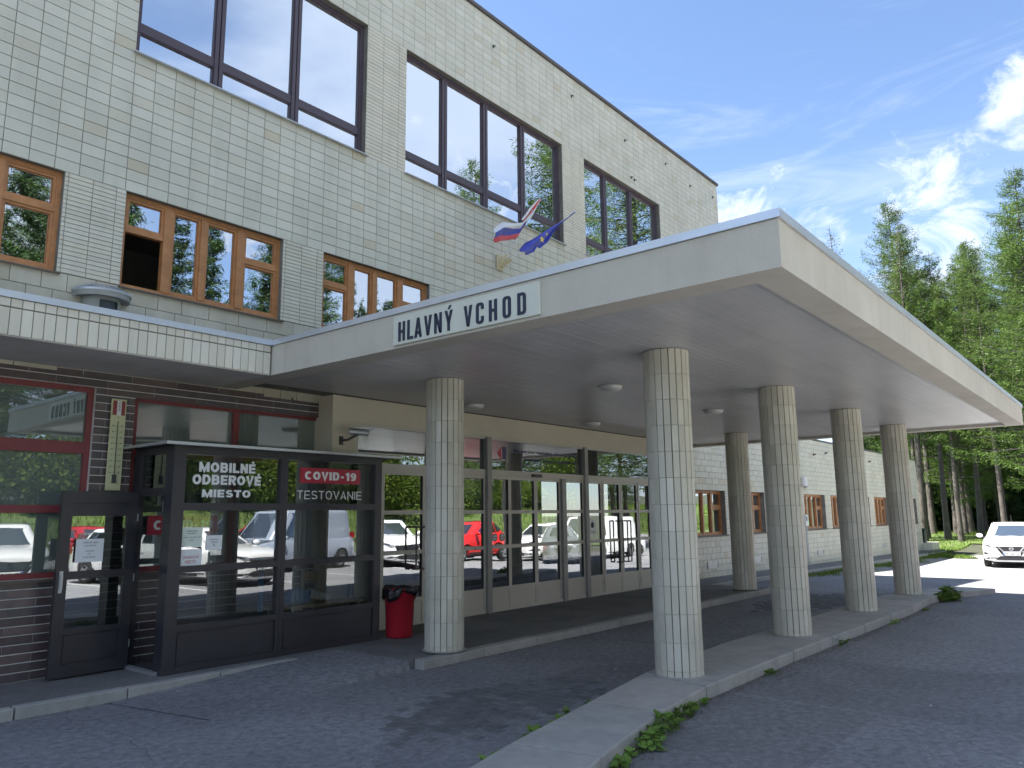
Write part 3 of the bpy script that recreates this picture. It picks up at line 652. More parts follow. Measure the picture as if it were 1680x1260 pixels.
def wood_window(parent, a, c, z0, z1, y, openleft=False, recess=.1, darkpane=False):
    f = MB(); w = .05; h = z1-z0; W_ = c-a
    f.box(a, a+w, y, y+.08, z0, z1); f.box(c-w, c, y, y+.08, z0, z1); f.box(a+w, c-w, y, y+.08, z0, z0+w); f.box(a+w, c-w, y, y+.08, z1-w, z1)
    posts = [a+.26*W_, a+.475*W_, a+.72*W_]
    pw = (.055, .04, .055)
    for p, q in zip(posts, pw): f.box(p-q, p+q, y-.012, y+.07, z0+w, z1-w)
    tz = z0+.62*h
    bays = [(a+w, posts[0]-pw[0]), (posts[0]+pw[0], posts[1]-pw[1]), (posts[1]+pw[1], posts[2]-pw[2]), (posts[2]+pw[2], c-w)]
    f.box(bays[0][0], bays[0][1], y-.004, y+.07, tz-.03, tz+.03); f.box(bays[3][0], bays[3][1], y-.004, y+.07, tz-.03, tz+.03)
    panes = []
    for k, (x0, x1) in enumerate(bays):
        if k in (0, 3): panes += [(x0, x1, z0+w, tz-.03, k), (x0, x1, tz+.03, z1-w, k)]
        else: panes.append((x0, x1, z0+w, z1-w, k))
    for x0, x1, p0, p1, k in panes:
        if openleft and k == 0 and p0 < z0+.1: continue
        sash(f, x0, x1, p0, p1, y+.012, .032, .045); sash(f, x0+.034, x1-.034, p0+.034, p1-.034, y+.03, .008, .03)
    wd = f.build('window', m_wood, parent)
    for x0, x1, p0, p1, k in panes:
        if openleft and k == 0 and p0 < z0+.1:
            continue
        t = rnd.uniform(-.004, .004); b = MB(); yy = y+.040
        b.v = [(x0+.03, yy+t, p0+.03), (x1-.03, yy-t, p0+.03), (x1-.03, yy-t, p1-.03), (x0+.03, yy+t*.6, p1-.03)]; b.f = [(0, 1, 2, 3)]; b.build('pane', g_wood, wd)
        if k in (1, 2) or rnd.random() < .5:
            s = MB(); n = 3
            for i in range(n): xx = x0+.05+(x1-x0-.1)*rnd.random(); s.box(xx, xx+.009, yy+.10, yy+.104, p0+.02, p1-.02)
            s.build('blind_cord', m_white, wd)
    b = MB(); b.v = [(a-.02, y, z0-.002), (c+.03, y, z0-.002), (c+.03, YW-.045, z0-.022), (a-.02, YW-.045, z0-.022), (a-.02, y, z0-.016), (c+.03, y, z0-.016), (c+.03, YW-.045, z0-.036), (a-.02, YW-.045, z0-.036)]
    b.f = [(0, 3, 2, 1), (4, 5, 6, 7), (0, 1, 5, 4), (1, 2, 6, 5), (2, 3, 7, 6), (3, 0, 4, 7)]; b.build('sill', mat('brown_sill', (.12, .09, .075), .5), wd)
    return wd
for i, (a, c) in enumerate(WDW): wood_window(main, a, c, WZ0, WZ1, YW+.08, openleft=(i == 1))
wood_window(main, *WGW[0], GZ0, GZ1, YW+.14)
# plain reveals are the tile edges and wall thickness.  Red framed shop windows
for i, (a, c, z0, z1) in enumerate(GWIN):
    f = MB(); y = YW+.05; w = .06
    sash(f, a, c, z0, z1, y, w, .08)
    if i == 0:
        f.box(a+w, c-w, y-.006, y+.07, 2.42, 2.55); f.box(a+w, c-w, y-.006, y+.07, 1.78, 1.86); f.box(2.0, 2.07, y, y+.07, z0+w, 1.78)
        pn = [(a+w, c-w, z0+w, 1.78), (a+w, c-w, 1.86, 2.42), (a+w, c-w, 2.55, z1-w)]
    else:
        f.box(5.33, 5.41, y-.006, y+.07, z0+w, z1-w); f.box(a+w, c-w, y, y+.065, 2.42, 2.5)
        pn = [(a+w, 5.33, z0+w, 2.42), (5.41, c-w, z0+w, 2.42), (a+w, 5.33, 2.5, z1-w), (5.41, c-w, 2.5, z1-w)]
    wd = f.build('window', m_redframe, main)
    for x0, x1, p0, p1 in pn: MB().box(x0-.01, x1+.01, y+.035, y+.041, p0-.01, p1+.01).build('pane', g_red, wd)
    MB().box(a-.04, c+.04, YW-.05, y, z0-.03, z0-.003).build('sill', mat('brown_sill'), wd)

# ---- low wing
wb = lambda x, y: gz(x, 9)-.3
b = MB(); wall_cells(b, 20.8, 43.3, -.7, 4.22, YW+.012, YW+.34, [(a, c, GZ0, GZ1) for a, c in WGW[1:]]); b.box(43.0, 43.3, 9.34, 20, -.7, 4.22); b.box(20.8, 43.0, 13, 13.2, 0, 4.1); b.build('wall', m_grout2, wing)
b = MB(); b.box(20.8, 43.3, 9.34, 20, 4.0, 4.2); b.build('roof', m_dark, wing)
b = MB(); b.box(20.8, 43.33, 8.97, 9.36, 4.225, 4.27); b.box(43.0, 43.33, 9.36, 20, 4.225, 4.27); b.build('roof_edge_capping', mat('dark_roof_edge'), wing)
MB().box(20.8, 43, 9.34, 20, -.5, 0).build('floor', m_dark, wing)
for wnd in WGW[1:]: wood_window(wing, *wnd, GZ0, GZ1, YW+.14)
HW = [(a, c, GZ0, GZ1) for a, c in WGW]
R = []
for x0, x1, par in ((16.36, 20.8, main), (20.8, 43.3, wing)):
    hs_ = [h for h in HW if h[0] < x1 and h[1] > x0]
    R = [r for r in grid_rects(x0, x1, GZ1, 4.22 if par is wing else 3.3, .40, .16, g=.007, ox=16.4, bond=.5)]
    R += [r for r in grid_rects(x0, x1, -.44, GZ0-.012, .27 if par is main else .38, .157, g=.008, ox=16.4, bond=.3) if r[3] > gz(r[0], 9)+.02]
    tiles(R, YW+.012, .012, m_tile, par, 'wing_tile', 0, 'wing_tile_field', jit=.002)
    R = []
    edges = [x0]+[e for h in hs_ for e in h[:2]]+[x1]
    if par is wing: edges = [x0]+[e for h in hs_ for e in h[:2]]+[x1]
    for i in range(0, len(edges)-1, 2):
        if edges[i+1]-edges[i] > .06: R += grid_rects(edges[i], edges[i+1], GZ0, GZ1, .335, .079, g=.006, ox=edges[i], bond=.0)
    tiles(R, YW+.012, .012, m_tilepale, par, 'narrow_tile', 0, 'narrow_tile_field')
for x0, x1, z0, z1 in ((18.83, 19.47, .28, .46), (21.89, 22.42, .27, .44), (27.4, 28.0, .24, .40), (35.75, 36.25, .18, .32), (42.2, 42.5, .55, .68)):
    b = MB(); sash(b, x0, x1, z0, z1, 8.975, .02, .03)
    for k in range(7): zz_ = z0+.02+(z1-z0-.04)*k/7; b.box(x0+.02, x1-.02, 8.985, 8.99, zz_, zz_+.008)
    b.box(x0+.02, x1-.02, 8.992, 8.996, z0+.02, z1-.02); b.build('vent_grille', m_galv, wing if x0 > 20 else main)
for x, z in ((27.73, 3.70), (29.02, 3.82), (34.74, 3.78)): MB().tube((x, 8.99, z), (x, 8.90, z+.02), .02).box(x-.03, x+.03, 8.98, 8.995, z-.04, z+.04).build('wall_hook', m_dark, wing)
# stepped white block at the end of the wing
MB().box(43.33, 45.0, 8.6, 9.3, -.6, .12).build('plinth', m_tilepale, wing)

# ================================================================== tiled ledge over the ground floor
ledge = thing('tiled_ledge', (2, 7.78, 3.35), 'narrow projecting ledge faced with upright cream tiles left of the canopy', 'ledge')
b = MB(); b.box(-6, 5.02, 7.795, 8.995, 3.36, 3.70); b.build('core', m_grout, ledge)
MB().box(-6, 5.02, 7.80, 8.99, 3.345, 3.359).build('soffit', m_soffit2, ledge)
R = grid_rects(-6, 5.02, 3.352, 3.61, .0965, .27, g=.007, ox=5.02)+grid_rects(-6, 5.02, 3.615, 3.70, .0965, .09, g=.007, ox=5.02)
tiles(R, 7.795, .012, m_tilepale, ledge, 'upright_tile', 300, 'upright_tile_field')
b = MB(); b.box(-6, 5.02, 7.765, 7.795, 3.70, 3.765); b.box(-6, 5.02, 7.795, 8.99, 3.70, 3.762); b.build('capping', m_cap, ledge)

# ================================================================== canopy
CX0, CX1, CY0 = 5.04, 18.05, 1.75
can = thing('entrance_canopy', (11.5, 5.4, 3.35), 'large flat rendered canopy carried on round tiled columns over the driveway', 'canopy')
MB().box(CX0, CX0+.27, CY0+.27, 8.99, 3.35, 3.70).build('fascia', m_plaster, can)
MB().box(CX0, CX1, CY0, CY0+.27, 3.35, 3.70).build('fascia', m_plaster, can)
MB().box(CX1-.27, CX1, CY0+.27, 8.99, 3.35, 3.70).build('fascia', m_plaster, can)
MB().box(CX0+.27, CX1-.27, CY0+.27, 8.99, 3.42, 3.68).build('deck', m_grout, can)
me = None; ys = CY0+.27; sw = .0995; nsl = int((8.66-ys)/sw)
b = MB(); b.box(CX0+.272, CX1-.272, 0, sw-.0022, 0, .014); me = b.mesh('soffit_slat'); me.materials.append(m_soffit)
for i in range(nsl):
    o = link('soffit_slat', me, None, can); o.location = (0, ys+i*sw+.002, 3.402+rnd.uniform(-.0008, .0008)); o.rotation_euler = (rnd.uniform(-.003, .003), 0, 0)
    if i == nsl-1: o.location.y = ys+i*sw
b = MB(); b.box(CX0-.02, CX1+.02, CY0-.02, CY0+.26, 3.703, 3.765); b.box(CX0-.02, CX0+.26, CY0+.26, 8.99, 3.703, 3.765); b.box(CX1-.26, CX1+.02, CY0+.26, 8.99, 3.703, 3.765); b.build('capping', m_cap, can)
MB().box(CX0+.26, CX1-.26, CY0+.26, 8.99, 3.69, 3.72).build('roof', mat('roof_felt', (.12, .12, .12), .9), can)
# round ceiling lamps
lampme = MB().lathe([(0.001, -.055), (.11, -.05), (.145, -.03), (.155, 0), (.155, .012), (.17, .013), (.17, .0)], n=28).mesh('lamp', True)
for i, (x, y, lb) in enumerate(((8.71, 5.43, 'round white ceiling lamp on the canopy soffit, the biggest one near the front column'), (11.98, 5.47, 'round white ceiling lamp on the soffit just left of the rear right column'),
                              (12.05, 7.95, 'round white ceiling lamp on the soffit above the automatic doors'), (8.75, 7.95, 'round white ceiling lamp showing beside the top of the rear left column'))):
    t = empty('ceiling_lamp', (x, y, 3.386), lb, 'lamp', 'lamps on the canopy soffit')
    o = link('lamp_cover', lampme, m_lampw, t)

# ================================================================== columns
NS, CR = 20, .236
def column(x, y, ztop, single, label):
    t = empty('canopy_column', (x, y, .12), label, 'column', 'round tiled columns under the canopy'); H = ztop-.12
    core = MB().lathe([(CR-.012, .0), (CR-.012, H)], n=40).build('core', m_colgrout, t)
    MB().lathe([(CR+.03, -.004), (CR+.03, .006), (CR-.015, .012)], n=32).build('mortar_base', m_conc, t)
    w = 2*PI*CR/NS; hts = []; z = .006; rh = .268
    zt = H; rows = []
    while zt > .006+.02: rows.append((max(zt-rh, .006), zt)); zt -= rh
    rows = rows[::-1]
    V = []; F = []; cnt = 0
    ang0 = rnd.uniform(0, .3)
    for k in range(NS):
        a = ang0+2*PI*k/NS; off = 0
        for (z0, z1) in rows:
            jr = rnd.uniform(-.0015, .0015); ww, hh = w-.0090, z1-z0-.002
            if single:
                o = link('upright_tile', tile_mesh(ww, hh, .012, m_coltile, 'upright_tile'), None, t)
                o.location = (math.cos(a)*(CR-.010+jr), math.sin(a)*(CR-.010+jr), (z0+z1)/2); o.rotation_euler = (0, rnd.uniform(-.002, .002), a+PI/2)
            else:
                v, f = cham(ww, hh, .012); b = len(V); ca, sa = math.cos(a+PI/2), math.sin(a+PI/2)
                for p in v: V.append((math.cos(a)*(CR-.010+jr)+p[0]*ca-p[1]*sa, math.sin(a)*(CR-.010+jr)+p[0]*sa+p[1]*ca, p[2]+(z0+z1)/2))
                F += [tuple(b+i for i in q) for q in f]
    if V:
        me = bpy.data.meshes.new('tile_facing'); me.from_pydata(V, [], F); o = link('tile_facing', me, m_coltile, t); o['kind'] = 'stuff'
column(7.25, 3.82, 3.398, True, 'nearest and thickest tiled column standing on the kerb island')
column(10.42, 3.82, 3.398, True, 'tiled column on the kerb island, second from the camera')
column(13.57, 3.82, 3.398, False, 'tiled column on the kerb island, third from the camera')
column(16.72, 3.82, 3.398, False, 'farthest tiled column on the kerb island, beside a clump of weeds')
column(6.90, 6.76, 3.398, True, 'tiled column on the pavement corner beside the red bin')
column(15.97, 6.80, 3.398, False, 'shaded tiled column standing alone on the far end of the entrance pavement')
# ================================================================== glazed entrance front
ent = thing('glazed_entrance', (11.5, 8.7, .1), 'grey aluminium glazed entrance with sliding doors set under the canopy', 'entrance')
YE = 8.70
b = MB(); b.box(6.62, 7.03, YE-.02, 9.3, .10, 3.40); b.box(7.03, 16.36, YE-.02, 9.3, 3.04, 3.40); b.box(16.10, 16.36, YE-.02, 9.3, .10, 3.04); b.build('surround', m_lint, ent)
f = MB(); Z0, Z1, ZT0, ZT1 = .10, 3.04, 2.38, 2.48
def vpost(x0, x1, z0=Z0, z1=Z1, y0=YE, y1=YE+.09, mb=None): (mb or f).box(x0, x1, y0, y1, z0, z1)
f.box(7.03, 16.10, YE, YE+.10, ZT0, ZT1); f.box(7.03, 16.10, YE, YE+.10, 3.0, 3.04); f.box(7.03, 16.10, YE+.002, YE+.10, Z0, Z0+.05)
for x0, x1 in ((7.03, 7.10), (16.03, 16.10)): vpost(x0, x1, Z0+.05, ZT0); vpost(x0, x1, ZT1, 3.0)
f.build('frame', m_alu, ent)
for x in (9.92, 12.88): MB().box(x-.055, x+.055, YE-.05, YE+.09, Z0, 3.035).build('main_post', m_alu2, ent)
MB().box(12.06, 12.18, YE-.03, YE+.09, Z0, ZT0).build('main_post', m_alu2, ent)
b = MB(); b.box(7.10, 16.03, YE+.04, YE+.046, ZT1+.001, 2.999); b.build('transom_pane', g_ent, ent)
rows = ((.50, 1.14), (1.20, 1.73), (1.79, 2.32))
def leaf(name, x0, x1, y=YE, fw=.045, door=True, mat_=None, panes=True, dark=False):
    b = MB(); d = .055
    b.box(x0, x0+fw, y, y+d, .15 if not door else .115, ZT0-.002); b.box(x1-fw, x1, y, y+d, .15 if not door else .115, ZT0-.002)
    zb = .15 if not door else .115
    b.box(x0+fw, x1-fw, y, y+d, 2.32, ZT0-.002); b.box(x0+fw, x1-fw, y+.002, y+d, 1.73, 1.79); b.box(x0+fw, x1-fw, y+.002, y+d, 1.14, 1.20); b.box(x0+fw, x1-fw, y+.002, y+d, .44, .50)
    b.box(x0+fw, x1-fw, y+.012, y+d-.01, zb, .44)
    o = b.build(name, mat_ or m_alu, ent)
    for z0, z1 in rows:
        t = rnd.uniform(-.0025, .0025); q = MB(); q.v = [(x0+fw-.005, y+.03+t, z0-.005), (x1-fw+.005, y+.03-t, z0-.005), (x1-fw+.005, y+.03-t, z1+.005), (x0+fw-.005, y+.03+t, z1+.005)]; q.f = [(0, 1, 2, 3)]
        q.build('pane', g_ent, o)
        g = MB(); g.box(x0+fw, x0+fw+.006, y+.01, y+.03, z0, z1); g.box(x1-fw-.006, x1-fw, y+.01, y+.03, z0, z1); g.build('gasket', m_dark, o)
    return o
def hinge(o, x, zs):
    for z in zs: MB().box(x-.02, x+.02, YE-.025, YE-.001, z-.035, z+.035).box(x-.03, x+.005, YE-.032, YE-.02, z-.02, z+.005).build('hinge', m_galv, o)
leaf('fixed_light', 7.10, 7.52, door=False)
d0 = leaf('door', 7.54, 8.46, YE-.005, .07); hinge(d0, 7.53, (2.2, 2.0, 1.18, .3))
leaf('fixed_light', 8.50, 9.14, door=False); leaf('fixed_light', 9.16, 9.86, door=False)
leaf('fixed_light', 9.98, 10.52, door=False)
leaf('sliding_door', 10.53, 11.285, YE+.02); leaf('sliding_door', 11.29, 12.055, YE+.02)
leaf('fixed_light', 12.185, 12.82, door=False)
leaf('fixed_light', 12.945, 13.48, door=False)
d1 = leaf('door', 13.50, 14.20, YE-.005, .06); hinge(d1, 13.50, (2.2, 2.0, 1.2, .32)); d2 = leaf('door', 14.21, 14.92, YE-.005, .06); hinge(d2, 14.93, (2.2, 2.0, 1.2, .32))
leaf('fixed_light', 14.95, 15.48, door=False); leaf('fixed_light', 15.50, 16.02, door=False)
def bar(o, x0, x1, z0, z1):
    b = MB(); y = YE-.09; r = .014
    b.path([(x0, YE, z1), (x0, y, z1), (x1, y, z1), (x1, y, z0), (x0, y, z0), (x0, YE, z0)], r, 8); b.path([(x0, y, z0), (x0, y, z1)], r, 8); b.build('handle', mat('dark_handle', (.08, .07, .065), .4), o)
bar(d1, 13.98, 14.12, .72, 1.56); bar(d2, 14.30, 14.44, .72, 1.56); bar(d0, 8.18, 8.40, .92, 1.54)
MB().box(11.14, 11.40, YE-.05, YE, 2.385, 2.44).build('door_sensor', m_black, ent)
# lettering film inside the middle transom
mblue = mat('banner_blue', (.05, .06, .16), .6)
text('Národný ústav tuberkulózy, pľúcnych chorôb', 10.68, 12.62, 2.80, 2.885, YE+.037, mblue, ent)
text('a hrudníkovej chirurgie Vyšné Hágy', 10.95, 12.40, 2.655, 2.735, YE+.037, mblue, ent)
b = MB(); b.poly([(10.22, YE+.037, 2.78), (10.34, YE+.037, 2.66), (10.34, YE+.037, 2.90)]); b.build('logo', m_redink, ent)
b = MB(); b.box(10.37, 10.46, YE+.035, YE+.038, 2.68, 2.90); b.build('logo', mblue, ent)
# lobby contents
lb = thing('reception_desk', (8.2, 9.9, .1), 'pale wooden counter just inside the glass entrance behind the red bin', 'desk')
b = MB(); b.box(7.5, 8.9, 9.75, 10.2, .7, .75); b.box(7.55, 8.85, 9.8, 9.83, .1, .7); b.build('counter', m_wd2, lb)
MB().box(7.55, 7.58, 9.83, 10.15, .1, .7).box(8.82, 8.85, 9.83, 10.15, .1, .7).build('side_panel', m_wd2, lb)
# notices on the doors
def paper(x0, x1, z0, z1, y, lines, label, m=m_paper, parent=None, nm='paper_notice', col=m_ink, cat='notice'):
    t = thing(nm, ((x0+x1)/2, y, z0), label, cat)
    b = MB(); b.box(x0, x1, y-.0012, y, z0, z1); b.build('sheet', m, t)
    for s, u0, u1, v0, v1 in lines: text(s, x0+(x1-x0)*u0, x0+(x1-x0)*u1, z0+(z1-z0)*v0, z0+(z1-z0)*v1, y-.0022, col, t, ext=.0006)
    return t
n_ = paper(13.02, 13.26, 1.30, 1.60, YE+.026, [], 'small white notice with a round pictogram on the glass beside the double doors')
n_['label'] = 'small white notice with a round pictogram on the glass beside the double doors'
b = MB(); b.v = []; 
def ring(mb, cx, cz, r0, r1, y, n=24):
    o = len(mb.v)
    for i in range(n):
        a = 2*PI*i/n; mb.v += [(cx+r0*math.cos(a), y, cz+r0*math.sin(a)), (cx+r1*math.cos(a), y, cz+r1*math.sin(a))]
    for i in range(n): j = (i+1) % n; mb.f.append((o+2*i, o+2*i+1, o+2*j+1, o+2*j))
ring(b, 13.14, 1.49, .0, .06, YE+.0235); b.build('pictogram', m_ink, n_)
text('STOP', 13.07, 13.21, 1.34, 1.375, YE+.0235, m_ink, n_, ext=.0006)
for x, lbl in ((9.30+.55+.28, 'left of two round prohibition stickers on the entrance glass'), (10.32, 'right of two round prohibition stickers on the entrance glass')):
    s = thing('round_sticker', (x, YE+.026, 1.25), lbl, 'sticker', 'round stickers on the entrance glass'); b = MB(); ring(b, x, 1.33, 0, .07, YE+.026); b.build('disc', m_paper, s)
    b = MB(); ring(b, x, 1.33, .048, .062, YE+.0245); b.box(x-.04, x+.04, YE+.0240, YE+.0245, 1.325, 1.335); b.build('print', m_ink, s)

# ================================================================== testing booth
BX0, BX1, BY0, BZ0, BZ1 = 4.08, 7.01, 8.07, .10, 2.49
bo = thing('testing_booth', (5.5, 8.5, .1), 'black framed glass booth with COVID-19 lettering against the dark brick wall', 'booth')
f = MB()
f.box(BX0, BX0+.14, BY0, BY0+.14, BZ0, BZ1)                       # corner post
f.box(5.42, 5.52, BY0, BY0+.07, BZ0, BZ1); f.box(6.90, BX1, BY0, BY0+.10, BZ0, BZ1); f.box(5.462, 5.478, BY0-.004, BY0, BZ0, BZ1)
for x0, x1 in ((4.22, 5.42), (5.52, 6.90)):
    f.box(x0, x1, BY0, BY0+.07, BZ1-.09, BZ1); f.box(x0, x1, BY0+.003, BY0+.07, 1.79, 1.87); f.box(x0, x1, BY0+.003, BY0+.07, 1.13, 1.20); f.box(x0, x1, BY0+.001, BY0+.07, .52, .58); f.box(x0, x1, BY0+.001, BY0+.07, BZ0, .17)
    f.box(x0+.025, x1-.025, BY0+.02, BY0+.05, .19, .50)           # raised field of the kick panel
    f.box(x0, x1, BY0+.026, BY0+.06, .17, .52)
# left side wall frame with the doorway; right side wall
f.box(BX0, BX0+.06, 8.21, 8.25, BZ0, BZ1); f.box(BX0, BX0+.06, 8.83, 8.985, BZ0, BZ1)
f.box(BX0+.002, BX0+.06, 8.25, 8.83, BZ1-.08, BZ1); f.box(BX0+.002, BX0+.06, 8.25, 8.83, 1.96, 2.04)
for y0, y1 in ((8.14, 8.60), (8.66, 8.98)):
    f.box(BX1-.07, BX1, y0, y1, BZ1-.09, BZ1); f.box(BX1-.07, BX1, y0, y1, 1.13, 1.20); f.box(BX1-.07, BX1, y0, y1, BZ0, .55)
f.box(BX1-.07, BX1, 8.60, 8.66, BZ0, BZ1)
f.build('frame', m_black, bo)
b = MB(); b.box(3.94, 7.26, 7.97, 8.985, 2.492, 2.512); b.build('roof_sheet', m_black, bo)
b = MB(); b.box(3.93, 7.27, 7.955, 7.97, 2.488, 2.520); b.box(3.93, 3.94, 7.97, 8.985, 2.488, 2.520); b.build('roof_edge_trim', m_galv, bo)
for x0, x1 in ((4.22, 5.42), (5.52, 6.90)):
    for z0, z1 in ((.58, 1.13), (1.20, 1.79), (1.87, 2.40)):
        t = rnd.uniform(-.002, .002); q = MB(); q.v = [(x0-.005, BY0+.045+t, z0-.005), (x1+.005, BY0+.045-t, z0-.005), (x1+.005, BY0+.045-t, z1+.005), (x0-.005, BY0+.045+t, z1+.005)]; q.f = [(0, 1, 2, 3)]; q.build('pane', g_booth, bo)
q = MB(); q.v = [(BX0+.04, 8.21, .12), (BX0+.04, 8.28, .12), (BX0+.04, 8.28, 1.93), (BX0+.04, 8.21, 1.93)]; q.f = [(0, 1, 2, 3)]
for y0, y1, z0, z1 in ((8.25, 8.83, 2.04, 2.41),): MB().box(BX0+.03, BX0+.036, y0, y1, z0, z1).build('pane', g_booth, bo)
for y0, y1 in ((8.14, 8.60), (8.66, 8.98)): MB().box(BX1-.04, BX1-.034, y0, y1, .55, 2.40).build('pane', g_booth, bo)
MB().box(BX0+.06, BX1-.06, BY0+.1, 8.98, .101, .115).build('booth_floor', m_dark, bo)
MB().box(4.04, 4.10, 8.15, 8.86, .101, .135).build('threshold', m_galv, bo)
MB().box(BX1+.002, BX1+.02, BY0+.02, BY0+.05, .45, .95).build('side_rail', m_galv, bo)
# door, swung open along the wall
dr = MB(); dx0, dx1, dz0, dz1 = 0., .80, .0, 1.88; hx, hy, ha = 4.05, 8.82, math.radians(180-2)
def DB(mb, x0, x1, z0, z1, y0=0., y1=.05): mb.box(x0, x1, y0, y1, z0, z1)
DB(dr, 0, .11, 0, 1.88); DB(dr, .69, .80, 0, 1.88)
for z0, z1 in ((0, .12), (.42, .47), (.97, 1.05), (1.62, 1.70), (1.76, 1.88)): DB(dr, .11, .69, z0, z1)
DB(dr, .13, .67, .14, .40, .012, .038); DB(dr, .11, .69, .12, .42, .018, .032); DB(dr, .11, .69, 1.70, 1.76, .018, .032)
door = link('door', dr.mesh('door'), m_black, bo); door.location = (hx, hy, .12); door.rotation_euler = (0, 0, math.pi+.04)
# local +x runs away from the hinge (to the left), the local +y side faces the camera
for z0, z1 in ((.47, .97), (1.05, 1.62)):
    q = MB(); q.box(.105, .695, .022, .028, z0-.005, z1+.005); o = q.build('pane', g_booth, door)
q = MB(); q.box(.74, .765, .05, .075, .88, 1.02); q.box(.735, .77, .0501, .056, .84, 1.06); q.build('handle', m_galv, door)
for z in (.25, .95, 1.6): q = MB(); q.tube((-.01, .03, z-.04), (-.01, .03, z+.04), .012).build('hinge', m_galv, door)
# window film lettering
yv = BY0+.040
bm_ = [('MOBILNÉ', 4.39, 5.09, 2.215, 2.325), ('ODBEROVÉ', 4.32, 5.17, 2.075, 2.185), ('MIESTO', 4.44, 5.04, 1.935, 2.02)]
GL = {   # bold grotesque letters as stroke outlines on a 0..1 box: list of polylines, with closed curves given by points
}
for s, x0, x1, z0, z1 in bm_: stroke_text(s, x0, x1, z0, z1, yv, m_vinyl, bo, .235, .70, .10)
MB().box(5.715, 6.665, yv-.001, yv, 2.125, 2.315).build('red_panel', m_redsign, bo)
stroke_text('COVID-19', 5.785, 6.595, 2.168, 2.272, yv-.003, m_vinyl, bo, .235, .66, .10)
stroke_text('TESTOVANIE', 5.68, 6.69, 1.925, 2.03, yv, m_vinyl, bo, .105, .72, .17)
# second red sign behind, on the shop window
sg = thing('red_wall_sign', (4.75, 8.95, 1.5), 'red COVID-19 sign on the dark wall seen through the booth glass', 'sign')
MB().box(4.25, 5.12, 8.935, 8.95, 1.52, 1.74).build('board', m_redsign, sg); stroke_text('COVID-19', 4.32, 5.05, 1.575, 1.685, 8.933, m_vinyl, sg, .235, .66, .10)
# papers on the booth
yp = BY0+.042
paper(4.225, 4.47, 1.40, 1.605, yp-.004, [('ODBEROVÉ MIESTO', .28, .75, .78, .86), ('MOM VYŠNÉ HÁGY', .3, .72, .66, .73), ('pondelok - piatok 8:00 - 12:00', .1, .92, .45, .52), ('utorok', .4, .6, .32, .38)], 'pale green printed notice, upper one inside the left booth window', m_paperg)
paper(4.225, 4.475, 1.15, 1.372, yp-.007, [('ODBEROVÉ', .14, .86, .56, .72), ('MIESTO', .25, .74, .32, .48)], 'white notice with red words, lower one in the left booth window', m_paper, col=m_redink)
paper(4.52, 4.71, 1.355, 1.515, yp-.004, [('Objednanie cez', .2, .8, .66, .76), ('COVID-19', .32, .70, .48, .58), ('TEL', .42, .58, .28, .38)], 'small white card right of the two notices in the booth window', m_paper)
dn = paper(3.42, 3.70, 1.26, 1.50, 8.742, [('VSTUP LEN', .25, .78, .80, .88), ('S RÚŠKOM', .3, .72, .68, .75), ('VSTUP', .35, .66, .44, .50), ('PO', .44, .55, .32, .38), ('VYZVANÍ', .27, .72, .18, .25)], 'white printed sheet taped to the open booth door', m_paper)
cardm = paper(4.25, 4.42, 1.78, 1.90, 8.60, [], 'blank white card behind the side glass of the booth', m_paper)
# gowns, chair and bag in the booth
gw = thing('blue_gown_bundle', (5.6, 8.3, .5), 'folded light blue cloth heaped on the ledge inside the booth', 'cloth')
def blobmesh(name, c, r, seed, n=3, amp=.3):
    bm = bmesh.new(); bmesh.ops.create_icosphere(bm, subdivisions=n, radius=1); rr = random.Random(seed); ph = [rr.uniform(0, 6) for _ in range(9)]
    for v in bm.verts:
        p = v.co.copy(); k = 1+amp*(math.sin(3*p.x+ph[0])*math.sin(4*p.y+ph[1])+.6*math.sin(7*p.z+ph[2]+2*p.x)+.35*math.sin(11*p.x+9*p.y+ph[3]))*.6
        v.co = Vector((p.x*r[0]*k+c[0], p.y*r[1]*k+c[1], max(p.z*r[2]*k, -r[2]*.6)+c[2]))
    me = bpy.data.meshes.new(name); bm.to_mesh(me); bm.free()
    for p in me.polygons: p.use_smooth = True
    return me
link('cloth', blobmesh('cloth', (5.86, 8.32, .72), (.20, .10, .11), 4), m_blue, gw)
b = MB()
for i in range(8): b.box(5.50+i*.013, 5.513+i*.013, 8.22+.012*(i % 2), 8.235+.012*(i % 2), .60, 1.25)
b.build('hanging_sleeve', m_blue, gw)
b = MB(); b.box(5.30, 5.36, 8.25, 8.27, .60, 1.2); b.build('hanging_sleeve', m_blue, gw)
wr = thing('white_paper_roll', (6.15, 8.32, .7), 'crumpled white paper roll lying beside the blue cloth in the booth', 'paper roll')
b = MB(); b.tube((6.05, 8.32, .76), (6.35, 8.30, .68), .07, .035, 16); b.build('roll', m_white, wr, smooth=False)
tb = thing('booth_table', (6.0, 8.35, .1), 'low pale wooden table along the glass inside the booth', 'table')
b = MB(); b.box(5.55, 6.85, 8.2, 8.55, .60, .63); b.build('table_top', m_wd2, tb)
for x in (5.6, 6.78): MB().box(x, x+.04, 8.24, 8.28, .115, .60).build('leg', m_galv, tb); MB().box(x, x+.04, 8.48, 8.52, .115, .60).build('leg', m_galv, tb)
ch = thing('wooden_chair', (6.55, 8.75, .115), 'wooden chair with yellow cushion inside the booth', 'chair')
b = MB(); b.box(6.36, 6.76, 8.58, 8.94, .53, .56); b.build('seat', m_wd2, ch); MB().box(6.40, 6.72, 8.60, 8.90, .56, .61).build('cushion', m_yellow, ch, bevel=.02)
for x, y in ((6.36, 8.58), (6.72, 8.58), (6.36, 8.90), (6.72, 8.90)): MB().box(x, x+.04, y, y+.04, .115, .53 if y < 8.8 else .56).build('leg', m_wd2, ch)
